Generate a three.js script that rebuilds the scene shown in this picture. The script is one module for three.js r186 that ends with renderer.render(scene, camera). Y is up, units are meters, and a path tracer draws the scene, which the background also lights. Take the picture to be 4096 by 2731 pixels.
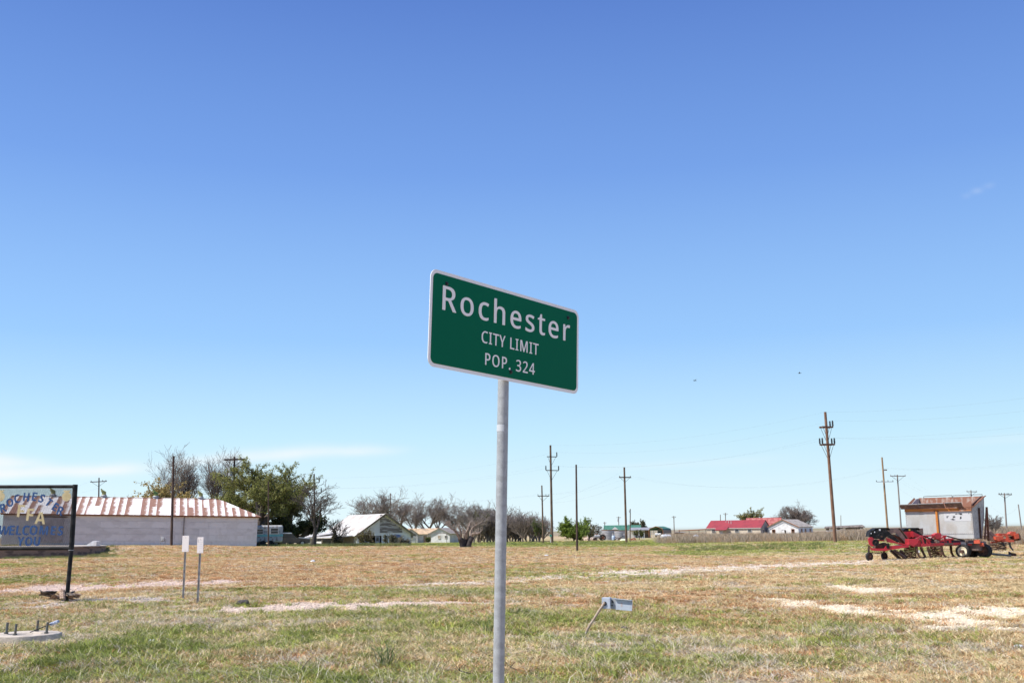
import * as THREE from 'three';
import { mergeGeometries, toCreasedNormals } from 'three/addons/utils/BufferGeometryUtils.js';
import { RoundedBoxGeometry } from 'three/addons/geometries/RoundedBoxGeometry.js';
import { FontLoader } from 'three/addons/loaders/FontLoader.js';
import { TextGeometry } from 'three/addons/geometries/TextGeometry.js';

// ------------------------------------------------------------------ camera, sky, sun, exposure
const scene = new THREE.Scene();
const F = 2400, CX = 1176, CY = 784, EYE = 1.6;
const camera = new THREE.PerspectiveCamera(2 * Math.atan(CY / F) * 180 / Math.PI, 1024 / 682, 0.1, 20000);
camera.position.set(0, EYE, 0);
camera.rotation.order = 'YXZ';
camera.rotation.set(Math.atan(437 / F), 0, -0.012);
camera.updateMatrixWorld(true);
scene.add(camera);

const renderer = new THREE.WebGLRenderer({ antialias: true });
renderer.setSize(1024, 682);
renderer.toneMapping = THREE.LinearToneMapping;
const EXPOSURE = 1.24;
renderer.toneMappingExposure = EXPOSURE;
renderer.shadowMap.enabled = true;

const SUN_EL = 53 * Math.PI / 180, SUN_TURN = 18 * Math.PI / 180;
const sunDir = new THREE.Vector3(-Math.cos(SUN_EL) * Math.cos(SUN_TURN), Math.sin(SUN_EL), Math.cos(SUN_EL) * Math.sin(SUN_TURN));
const sun = new THREE.DirectionalLight(new THREE.Color().setRGB(1.0, 0.955, 0.88), 5.0);
sun.position.copy(sunDir).multiplyScalar(200).add(new THREE.Vector3(0, 0, -70));
sun.target.position.set(0, 0, -70);
sun.castShadow = true;
Object.assign(sun.shadow.camera, { left: -130, right: 130, top: 130, bottom: -130, near: 10, far: 500 });
sun.shadow.mapSize.set(4096, 4096);
scene.add(sun, sun.target);

// ------------------------------------------------------------------ numbers
function rng(seed) { let a = seed >>> 0; return () => { a = (a + 0x6D2B79F5) | 0; let t = Math.imul(a ^ (a >>> 15), 1 | a); t = (t + Math.imul(t ^ (t >>> 7), 61 | t)) ^ t; return ((t ^ (t >>> 14)) >>> 0) / 4294967296; }; }
const clamp = (v, a = 0, b = 1) => Math.min(b, Math.max(a, v));
const lerp = (a, b, t) => a + (b - a) * t;
const sstep = (a, b, v) => { const t = clamp((v - a) / (b - a)); return t * t * (3 - 2 * t); };
function hash(x, y, s = 0) { let h = Math.imul(x | 0, 374761393) + Math.imul(y | 0, 668265263) + Math.imul(s | 0, 1442695041); h = Math.imul(h ^ (h >>> 13), 1274126177); return ((h ^ (h >>> 16)) >>> 0) / 4294967296; }
function vnoise(x, y, s = 0, per = 0, pery = per) {
  const xi = Math.floor(x), yi = Math.floor(y), fx = x - xi, fy = y - yi, u = fx * fx * (3 - 2 * fx), v = fy * fy * (3 - 2 * fy);
  const w = (a) => per ? ((a % per) + per) % per : a, wy = (a) => pery ? ((a % pery) + pery) % pery : a;
  const a = hash(w(xi), wy(yi), s), b = hash(w(xi + 1), wy(yi), s), c = hash(w(xi), wy(yi + 1), s), d = hash(w(xi + 1), wy(yi + 1), s);
  return lerp(lerp(a, b, u), lerp(c, d, u), v);
}
function fbm(x, y, s = 0, oct = 4, per = 0, pery = per) { let f = 0, a = 0.5, n = 0; for (let i = 0; i < oct; i++) { f += a * vnoise(x, y, s + i * 17, per, pery); n += a; x *= 2; y *= 2; per *= 2; pery *= 2; a *= 0.5; } return f / n; }
const s2l = (c) => { c /= 255; return c <= 0.04045 ? c / 12.92 : Math.pow((c + 0.055) / 1.055, 2.4); };

// ------------------------------------------------------------------ sky: clear blue, paler towards the horizon, a few thin cirrus streaks
{
  const W = 2048, H = 1024, data = new Float32Array(W * H * 4);
  const stops = [[-90, [150, 140, 120]], [-2, [190, 190, 185]], [-0.3, [228, 247, 254]], [0, [231, 249, 255]], [1.6, [224, 247, 255]], [5.1, [197, 235, 255]], [10.3, [156, 203, 254]], [19.4, [119, 163, 233]], [28.4, [94, 133, 209]], [45, [74, 112, 188]], [90, [60, 96, 172]]]
    .map(([e, c]) => [e, c.map(s2l)]);
  const skyAt = (el) => { for (let i = 1; i < stops.length; i++) if (el <= stops[i][0]) { const t = (el - stops[i - 1][0]) / (stops[i][0] - stops[i - 1][0]); return [0, 1, 2].map((k) => lerp(stops[i - 1][1][k], stops[i][1][k], t)); } return stops[stops.length - 1][1]; };
  // streak: azimuth range, height line, thickness, strength
  const streaks = [[-40, -22, 3.55, 3.5, 0.62, 0.95], [-33, -17.2, 2.5, 3.6, 0.42, 1.0], [-20, -4.5, 3.5, 4.75, 0.35, 0.7], [-40, -25, 2.1, 2.3, 0.3, 0.5], [2, 16, 3.1, 3.7, 0.22, 0.2], [20, 40, 4.0, 4.6, 0.3, 0.2], [-110, -60, 7, 9, 0.9, 0.4], [60, 120, 5, 8, 0.8, 0.35], [150, 200, 6, 8, 0.9, 0.4]];
  for (let j = 0; j < H; j++) {
    const el = ((j + 0.5) / H - 0.5) * 180, base = skyAt(el);
    for (let i = 0; i < W; i++) {
      const phi = ((i + 0.5) / W - 0.5) * 2 * Math.PI, dx = Math.cos(phi), dz = Math.sin(phi);
      let az = Math.atan2(dx, -dz) * 180 / Math.PI; if (az < -120) az += 360;
      let c = 0;
      if (el > 0 && el < 14) for (const [a0, a1, e0, e1, th, st] of streaks) {
        if (az < a0 || az > a1) continue;
        const t = (az - a0) / (a1 - a0), line = lerp(e0, e1, t) + (fbm(az * 0.16, 3.1, 5, 3) - 0.5) * 0.7;
        const w = th * (0.55 + 0.9 * fbm(az * 0.3, 7.7, 9, 3)) * Math.sin(Math.PI * clamp(t, 0.02, 0.98)) ** 0.5;
        const d = (el - line) / w, g = Math.exp(-(d > 0 ? d * d * 1.4 : d * d * 2.2)) * sstep(0, 0.22, t) * sstep(1, 0.72, t);
        c = Math.max(c, st * g * (0.62 + 0.5 * fbm(az * 0.55 + el * 1.1, el * 5, 21, 4)));
      }
      // the small bright contrail high on the right
      if (az > 22 && az < 27 && el > 14 && el < 20) { const d = el - (16.45 + (az - 24.4) * 0.27); c = Math.max(c, 0.2 * Math.exp(-d * d * 260) * sstep(24.2, 24.6, az) * sstep(26.2, 25.2, az)); }
      const warm = Math.exp(-((az + 78) ** 2) / 3200) * 0.09, o = (j * W + i) * 4;
      for (let k = 0; k < 3; k++) data[o + k] = lerp(base[k] * (1 + warm), [0.955, 0.985, 1.0][k], clamp(c, 0, 0.92)) / EXPOSURE;
      data[o + 3] = 1;
    }
  }
  const tex = new THREE.DataTexture(data, W, H, THREE.RGBAFormat, THREE.FloatType);
  tex.mapping = THREE.EquirectangularReflectionMapping; tex.magFilter = tex.minFilter = THREE.LinearFilter; tex.needsUpdate = true;
  scene.background = tex; scene.environment = tex;
}

// ------------------------------------------------------------------ from a point seen in the photograph to a point in the place
const V = (x, y, z) => new THREE.Vector3(x, y, z);
function ray(px, py) { return V((px - CX) / F, -(py - CY) / F, -1).applyQuaternion(camera.quaternion); }
function at(px, py, D) { const r = ray(px, py); return r.multiplyScalar(D / -r.z).add(camera.position); }

// terrain: heights read at places whose distance is known from the size of what stands there
const CTRL = [];
function ctrl(px, py, D) { const p = at(px, py, D); CTRL.push([p.x, p.z, p.y]); }
for (const [x, z] of [[0, 0], [-6, -10], [0, -12], [6, -10], [-14, -27], [0, -28], [-7, -20], [8, -20], [0, -45], [-20, 0], [20, 10]]) CTRL.push([x, z, 0]);
CTRL.push([12, -26, -0.08], [5, -11, -0.05], [14, -12, -0.12]);
ctrl(100, 1281, 78); ctrl(-100, 1279, 80); ctrl(394, 1253, 92); ctrl(250, 1254, 93); ctrl(14, 1252, 95); ctrl(594, 1256, 102); ctrl(-200, 1254, 100);
ctrl(300, 1285, 62); ctrl(600, 1290, 58); ctrl(720, 1255, 108); ctrl(1072, 1257, 96); ctrl(1324, 1266, 96);
ctrl(1266, 1247, 150); ctrl(1437, 1246, 150); ctrl(1918, 1245, 113); ctrl(2219, 1281, 58); ctrl(1997, 1288, 56); ctrl(2330, 1282, 60); ctrl(900, 1255, 140); ctrl(960, 1246, 200); ctrl(1700, 1243, 140);
for (let a = -180; a < 180; a += 20) for (const R of [330, 900, 2500]) CTRL.push([Math.sin(a * Math.PI / 180) * R, -Math.cos(a * Math.PI / 180) * R, -0.35 + (a > 5 && a < 60 ? 0.9 * (R > 800 ? 1 : 0.4) : 0)]);
for (let a = 40; a < 330; a += 40) CTRL.push([Math.sin(a * Math.PI / 180) * 80, -Math.cos(a * Math.PI / 180) * 80, 0]);
function groundY(x, z) {
  const r = Math.hypot(x, z), lr = Math.log(r + 6), an = Math.atan2(x, -z);
  let s = 0, w = 0;
  for (const c of CTRL) {
    const d2 = (lr - c[3]) ** 2 * 2.2 + (Math.min(Math.abs(an - c[4]), 6.2832 - Math.abs(an - c[4])) * Math.min(1, r / 12)) ** 2 * 3 + 0.006;
    const k = 1 / (d2 * d2); s += k * c[2]; w += k;
  }
  let y = s / w;
  if (r < 220) y += (fbm(x * 0.22, z * 0.22, 40, 2) - 0.5) * 0.09 + (fbm(x * 1.1, z * 1.1, 41, 2) - 0.5) * 0.035;
  return y;
}
for (const c of CTRL) { c.push(Math.log(Math.hypot(c[0], c[1]) + 6), Math.atan2(c[0], -c[1])); }
function gAt(px, D) { const r = ray(px, 1225), x = r.x * D / -r.z; return V(x, groundY(x, -D), -D); }
function gp(px, py) { // where the sight line meets the ground
  const r = ray(px, py); let D = 30;
  for (let i = 0; i < 30; i++) { const p = V(r.x, r.y, r.z).multiplyScalar(D / -r.z).add(camera.position), g = groundY(p.x, p.z), k = (g - EYE) / (r.y / -r.z); D = lerp(D, clamp(k, 5, 400), 0.6); }
  const p = r.clone().multiplyScalar(D / -r.z); return V(p.x, groundY(p.x, -D), -D);
}

// ------------------------------------------------------------------ helpers for objects
const names = new Map();
function numbered(n) { const k = names.get(n) || 0; names.set(n, k + 1); return k ? `${n}_${String(k).padStart(3, '0')}` : n; }
function tag(o, label, category, group) { o.userData = { ...o.userData, label, category }; if (group) o.userData.group = group; return o; }
function thing(name, label, category, p = V(0, 0, 0), turn = 0, group) { const o = new THREE.Group(); o.name = numbered(name); o.position.copy(p); o.rotation.y = turn; tag(o, label, category, group); scene.add(o); return o; }
function metreUV(g) {
  const p = g.attributes.position, n = g.attributes.normal, uv = new Float32Array(p.count * 2);
  for (let i = 0; i < p.count; i++) { const ax = Math.abs(n.getX(i)), ay = Math.abs(n.getY(i)), az = Math.abs(n.getZ(i)); let u, v; if (ay > ax && ay > az) { u = p.getX(i); v = p.getZ(i); } else if (ax > az) { u = p.getZ(i); v = p.getY(i); } else { u = p.getX(i); v = p.getY(i); } uv[i * 2] = u; uv[i * 2 + 1] = v; }
  g.setAttribute('uv', new THREE.BufferAttribute(uv, 2)); return g;
}
function flat(g) { g = g.index ? g.toNonIndexed() : g; for (const k of Object.keys(g.attributes)) if (!['position', 'normal', 'uv', 'color'].includes(k)) g.deleteAttribute(k); g.clearGroups(); return g; }
function join(gs, keepUV) { gs = [].concat(gs).map(flat); const g = gs.length > 1 ? mergeGeometries(gs) : gs[0]; return keepUV ? g : metreUV(g); }
function mesh(name, gs, m, parent, keepUV) {
  const o = new THREE.Mesh(join(gs, keepUV), m); o.name = parent && parent !== scene ? name : numbered(name); o.castShadow = o.receiveShadow = true; (parent || scene).add(o); return o;
}
function put(name, g, m, parent, p) { const o = new THREE.Mesh(g, m); o.name = name; o.castShadow = o.receiveShadow = true; if (p) o.position.copy(p); parent.add(o); return o; }
function bx(w, h, d, x = 0, y = 0, z = 0, rx = 0, ry = 0, rz = 0) { const g = new THREE.BoxGeometry(w, h, d); if (rx || ry || rz) g.applyMatrix4(new THREE.Matrix4().makeRotationFromEuler(new THREE.Euler(rx, ry, rz))); return g.translate(x, y, z); }
function rbx(w, h, d, r, x = 0, y = 0, z = 0) { return new RoundedBoxGeometry(w, h, d, 2, Math.min(r, w / 2.1, h / 2.1, d / 2.1)).translate(x, y, z); }
function between(g, a, b) { const d = b.clone().sub(a), q = new THREE.Quaternion().setFromUnitVectors(V(0, 1, 0), d.clone().normalize()); return g.applyQuaternion(q).translate((a.x + b.x) / 2, (a.y + b.y) / 2, (a.z + b.z) / 2); }
function rod(a, b, r0, r1 = r0, n = 8) { return between(new THREE.CylinderGeometry(r1, r0, a.distanceTo(b), n, 1), a, b); }
function beam(a, b, w, h = w) { // box from a to b, w in the upright plane, h sideways
  const d = b.clone().sub(a), L = d.length(), m = new THREE.Matrix4(), x = d.clone().normalize(), up = Math.abs(x.y) > 0.98 ? V(1, 0, 0) : V(0, 1, 0), z = x.clone().cross(up).normalize(), y = z.clone().cross(x);
  m.makeBasis(x, y, z); return new THREE.BoxGeometry(L, w, h).applyMatrix4(m).translate((a.x + b.x) / 2, (a.y + b.y) / 2, (a.z + b.z) / 2);
}
function prism(pts, z0, z1) { const s = new THREE.Shape(pts.map((p) => new THREE.Vector2(p.x ?? p[0], p.y ?? p[1]))); return new THREE.ExtrudeGeometry(s, { depth: z1 - z0, bevelEnabled: false }).translate(0, 0, z0); }
function quadSlab(a, b, c, d, t) { // a slab with corners a b c d (counter-clockwise from its outside) and thickness t inward
  const n = b.clone().sub(a).cross(d.clone().sub(a)).normalize().multiplyScalar(-t), P = [a, b, c, d], Q = P.map((p) => p.clone().add(n)), v = [];
  const f = (p, q, r, s) => { for (const k of [p, q, r, p, r, s]) v.push(k.x, k.y, k.z); };
  f(...P); f(Q[3], Q[2], Q[1], Q[0]); for (let i = 0; i < 4; i++) { const j = (i + 1) % 4; f(P[i], Q[i], Q[j], P[j]); }
  const g = new THREE.BufferGeometry(); g.setAttribute('position', new THREE.Float32BufferAttribute(v, 3)); g.computeVertexNormals(); g.setAttribute('uv', new THREE.Float32BufferAttribute(new Float32Array(v.length / 3 * 2), 2)); return g;
}
function tube(pts, r, n = 8, seg = 16) { return new THREE.TubeGeometry(new THREE.CatmullRomCurve3(pts), seg, r, n, false); }

// materials: base colour with layered grain and patches, all in linear light
function grainTex(size, metres, fn, srgb = true) {
  const d = new Uint8Array(size * size * 4);
  for (let j = 0; j < size; j++) for (let i = 0; i < size; i++) { const c = fn(i / size, j / size), o = (j * size + i) * 4; for (let k = 0; k < 3; k++) { const v = clamp(c[k]); d[o + k] = Math.round(255 * (srgb ? (v <= 0.0031308 ? v * 12.92 : 1.055 * Math.pow(v, 1 / 2.4) - 0.055) : v)); } d[o + 3] = 255; }
  const t = new THREE.DataTexture(d, size, size); t.wrapS = t.wrapT = THREE.RepeatWrapping; t.magFilter = THREE.LinearFilter; t.minFilter = THREE.LinearMipmapLinearFilter; t.generateMipmaps = true; if (srgb) t.colorSpace = THREE.SRGBColorSpace; t.repeat.set(1 / metres, 1 / metres); t.needsUpdate = true; return t;
}
let texSeed = 100;
function worn(c1, c2, { m = 2, size = 128, fx = 6, fy = 6, thr = 0.55, soft = 0.12, grain = 0.12, rough = 0.85, metal = 0, spots, extra } = {}) {
  const s = texSeed += 31;
  const map = grainTex(size, m, (u, v) => {
    const t = sstep(thr - soft, thr + soft, fbm(u * fx, v * fy, s, 4, fx, fy)), g = 1 + (hash(u * size, v * size, s) - 0.5) * grain * 2;
    return [0, 1, 2].map((k) => lerp(c1[k], c2[k], t) * g);
  });
  return new THREE.MeshPhysicalMaterial({ map, roughness: rough, metalness: metal, ...extra });
}
function plain(r, g, b, rough = 0.7, metal = 0, extra = {}) { return new THREE.MeshPhysicalMaterial({ color: new THREE.Color().setRGB(r, g, b), roughness: rough, metalness: metal, ...extra }); }

// ------------------------------------------------------------------ ground: what it is made of, place by place
const line = (pts) => pts.map(([x, y, w]) => { const p = gp(x, y); return [p.x, p.z, w]; });
const tracks = [
  { c: [0.66, 0.51, 0.42], s: 1.1, grit: 1, p: line([[-260, 1366, 1.5], [0, 1360, 1.4], [170, 1351, 1.5], [330, 1343, 1.3], [470, 1338, 1.0], [560, 1335, 0.5]]) },
  { c: [0.62, 0.54, 0.48], s: 0.9, grit: 1, p: line([[-120, 1408, 0.5], [20, 1398, 0.5], [110, 1390, 0.4], [200, 1378, 0.6], [300, 1376, 0.55], [420, 1383, 0.3]]) },
  { c: [0.66, 0.53, 0.43], s: 1.1, grit: 1, p: line([[470, 1404, 0.5], [560, 1400, 0.8], [700, 1392, 0.85], [860, 1390, 0.8], [1000, 1386, 0.6], [1150, 1387, 0.3]]) },
  { c: [0.60, 0.38, 0.22], s: 0.75, grit: 0.4, p: line([[640, 1384, 0.4], [780, 1381, 0.6], [960, 1377, 0.35], [1130, 1376, 0.3], [1300, 1374, 0.6], [1480, 1373, 0.6], [1620, 1368, 0.4]]) },
  { c: [0.66, 0.60, 0.52], s: 0.55, grit: 1, p: line([[430, 1347, 0.5], [700, 1347, 0.7], [960, 1343, 0.8]]) },
  { c: [0.74, 0.64, 0.54], s: 0.9, grit: 1, p: line([[960, 1343, 0.6], [1150, 1336, 1.1], [1300, 1328, 1.5], [1500, 1313, 1.9], [1700, 1304, 1.9], [1850, 1297, 1.5], [2010, 1287, 0.9]]) },
  { c: [0.68, 0.60, 0.50], s: 0.5, grit: 0.8, p: line([[1300, 1345, 0.3], [1600, 1329, 0.7], [1800, 1316, 1.0], [2000, 1305, 1.2], [2300, 1300, 1.0]]) },
  { c: [0.55, 0.33, 0.19], s: 0.5, grit: 0.3, p: line([[1500, 1356, 0.6], [1700, 1346, 1.0], [1900, 1336, 0.8]]) },
];
const patches = [[1830, 1385, 75, 9], [1905, 1392, 60, 10], [1960, 1406, 45, 6], [1780, 1378, 45, 4], [2125, 1408, 60, 12], [2200, 1422, 90, 10], [2270, 1398, 110, 12], [2345, 1418, 90, 14], [2000, 1356, 60, 4], [2080, 1377, 55, 5], [2310, 1508, 26, 4], [2180, 1440, 60, 4], [1930, 1350, 40, 4], [2330, 1445, 50, 4]]
  .map(([x, y, rx, ry]) => { const p = gp(x, y), D = -p.z; return [p.x, p.z, 1.2 * rx * D / F, 1.35 * ry * D * D / (F * 1.65)]; });
const greens = [[1700, 1262, 170, 8], [1830, 1258, 120, 6], [1600, 1270, 110, 6], [1180, 1250, 260, 6], [1000, 1249, 130, 7], [1400, 1249, 200, 7], [1950, 1253, 150, 8], [700, 1254, 140, 5], [60, 1296, 90, 8], [800, 1540, 150, 22], [1480, 1500, 190, 26], [1280, 1462, 110, 14], [200, 1520, 260, 34], [640, 1470, 160, 16], [1560, 1545, 150, 20], [2090, 1505, 60, 12], [880, 1500, 60, 22], [820, 1560, 140, 14], [150, 1330, 200, 9]]
  .map(([x, y, rx, ry]) => { const p = gp(x, y), D = -p.z; return [p.x, p.z, rx * D / F, Math.max(0.6, ry * D * D / (F * 1.5))]; });
function bareness(x, z) { // how bare, of which colour, how stony
  let best = 0, col = null, grit = 0;
  const wob = (fbm(x * 0.9, z * 0.9, 70, 3) - 0.5) * 1.5 + (fbm(x * 0.28, z * 0.34, 72, 2) - 0.5) * 1.3, spk = 0.6 * fbm(x * 3.1, z * 2.2, 71, 3) + 0.4 * fbm(x * 0.8, z * 1.1, 73, 2);
  for (const t of tracks) {
    let d = 1e9;
    for (let i = 0; i + 1 < t.p.length; i++) {
      const [ax, az, aw] = t.p[i], [bx2, bz, bw] = t.p[i + 1], ux = bx2 - ax, uz = bz - az, L = ux * ux + uz * uz;
      if (Math.abs(z - (az + bz) / 2) > 12 + Math.abs(az - bz)) continue;
      const k = clamp(((x - ax) * ux + (z - az) * uz) / L), q = Math.hypot(x - ax - k * ux, z - az - k * uz) / (lerp(aw, bw, k) * 1.45); d = Math.min(d, q);
    }
    if (d < 3) { const b = t.s * sstep(1.4, 0.45, d + wob * 0.9) * sstep(0.36, 0.66, spk + 0.2 * t.s - 0.12 * d); if (b > best) { best = b; col = t.c; grit = t.grit; } }
  }
  for (const [cx, cz, rx, rz] of patches) { const d = Math.hypot((x - cx) / rx, (z - cz) / rz); if (d < 2) { const b = sstep(1.45, 0.45, d + wob * 0.7) * sstep(0.26, 0.62, spk + 0.1); if (b > best) { best = b; col = [0.78, 0.66, 0.49]; grit = 0.7; } } }
  return [best, col, grit];
}
function greenness(x, z) {
  let g = 0; for (const [cx, cz, rx, rz] of greens) { const d = Math.hypot((x - cx) / rx, (z - cz) / rz); if (d < 1.8) g = Math.max(g, sstep(1.5, 0.3, d + (fbm(x * 0.3, z * 0.3, 81, 2) - 0.5)) * sstep(0.36, 0.6, fbm(x * 1.5, z * 1.1, 82, 3) + (-z > 40 ? 0.2 : 0))); }
  return g;
}
const mix3 = (a, b, t) => [lerp(a[0], b[0], t), lerp(a[1], b[1], t), lerp(a[2], b[2], t)];
const C = { straw: [0.56, 0.45, 0.26], rust: [0.44, 0.235, 0.115], grey: [0.49, 0.435, 0.36], green: [0.26, 0.305, 0.08], lime: [0.40, 0.43, 0.10], soil: [0.50, 0.34, 0.215] };
function sward(x, z) { // weights of dead brown, straw, grey and green growth
  const r = Math.hypot(x, z), n1 = fbm(x * 0.11 + 3, z * 0.16, 90, 3), n2 = fbm(x * 0.35, z * 0.42, 91, 3), n3 = fbm(x * 0.16, z * 0.24 + 9, 92, 3), n4 = fbm(x * 0.8, z * 0.9, 93, 2);
  const left = sstep(6, -14, x), right = sstep(-3, 5, x);
  let green = clamp(sstep(0.52, 0.72, n1) * 0.34 + sstep(0.54, 0.74, n2) * 0.5 * (1 - 0.35 * right) - 0.06, 0, 0.85), rust = sstep(0.4, 0.66, n3) * 0.85 + 0.1, grey = sstep(0.52, 0.72, n4) * 0.75;
  if (r < 30) { rust = clamp(rust * lerp(0.55, 1.15, right) + 0.2 * right); grey += 0.22 * left; green += 0.1 * (1 - right) + 0.02; }
  if (r > 32 && r < 105) { rust = clamp(rust + 0.5 * sstep(14, -6, x)); green *= lerp(0.8, 0.5, left); }
  if (r > 105 && r < 260) { green += 0.34 * sstep(105, 118, r) * sstep(-45, -25, x) * sstep(70, 35, x); }
  green = clamp(green + greenness(x, z) * (r < 35 ? 0.46 : 0.46)); const dry = 1 - green;
  return { green, rust: clamp(rust) * dry, grey: clamp(grey) * dry * 0.6, straw: dry };
}
function groundColour(x, z) {
  const r = Math.hypot(x, z);
  if (r > 420) { const n = fbm(x * 0.004, z * 0.012, 60, 3), m = fbm(x * 0.02, z * 0.03, 61, 3); return mix3(mix3([0.34, 0.26, 0.17], [0.24, 0.24, 0.12], sstep(0.45, 0.6, n)), [0.40, 0.33, 0.24], sstep(0.5, 0.7, m) * 0.6); }
  const s = sward(x, z), w = s.green * 1.2 + s.rust + s.grey + s.straw * 0.7;
  let c = [0, 1, 2].map((k) => (C.green[k] * s.green * 1.2 + C.rust[k] * s.rust + C.grey[k] * s.grey + C.straw[k] * s.straw * 0.7) / w);
  const soil = sstep(0.35, 0.7, fbm(x * 1.4, z * 1.4, 62, 3)) * 0.6; c = mix3(c, C.soil, soil * sstep(120, 25, r));
  const [b, col] = bareness(x, z); if (b > 0) c = mix3(c, col, b);
  const g = 0.86 + 0.28 * fbm(x * 4, z * 4, 63, 2); return c.map((k) => k * g);
}
{
  const rings = []; let r = 0; for (let rr = 2; rr < 9000; rr *= rr < 8 ? 1.06 : rr < 130 ? 1.0115 : rr < 600 ? 1.03 : 1.08) rings.push(rr);
  const angs = []; for (let a = -180; a < 180;) { angs.push(a); a += Math.abs(a) < 34 ? 0.2 : Math.abs(a) < 60 ? 1.2 : 5; }
  const NA = angs.length, pos = [0, groundY(0, 0), 0], col = [...groundColour(0, 0)], uv = [0, 0], idx = [];
  rings.forEach((R, i) => angs.forEach((A) => { const a = A * Math.PI / 180, x = Math.sin(a) * R, z = -Math.cos(a) * R; pos.push(x, groundY(x, z), z); col.push(...groundColour(x, z)); uv.push(x, z); }));
  const id = (i, j) => 1 + i * NA + ((j + NA) % NA);
  for (let j = 0; j < NA; j++) idx.push(0, id(0, j + 1), id(0, j));
  for (let i = 0; i + 1 < rings.length; i++) for (let j = 0; j < NA; j++) { const a = id(i, j), b = id(i, j + 1), c = id(i + 1, j + 1), d = id(i + 1, j); idx.push(a, b, c, a, c, d); }
  const g = new THREE.BufferGeometry(); g.setAttribute('position', new THREE.Float32BufferAttribute(pos, 3)); g.setAttribute('color', new THREE.Float32BufferAttribute(col, 3)); g.setAttribute('uv', new THREE.Float32BufferAttribute(uv, 2)); g.setIndex(idx); g.computeVertexNormals();
  const map = grainTex(512, 3.1, (u, v) => { const n = 0.70 + 0.3 * fbm(u * 16, v * 16, 200, 4, 16) + 0.28 * (hash(u * 512, v * 512, 201) - 0.5); return [n * 1.03, n, n * 0.96]; });
  const bump = grainTex(512, 3.1, (u, v) => { const n = 0.6 * fbm(u * 24, v * 24, 210, 4, 24) + 0.4 * hash(u * 512, v * 512, 211); return [n, n, n]; }, false);
  const m = new THREE.MeshStandardMaterial({ vertexColors: true, map, bumpMap: bump, bumpScale: 0.03, roughness: 1 });
  const o = new THREE.Mesh(g, m); o.name = 'ground'; o.receiveShadow = true; o.castShadow = true; o.userData = { kind: 'structure', label: 'dry patchy grass field with pale gravel tracks', category: 'ground' }; scene.add(o);
}
console.log('ground built');

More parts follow.
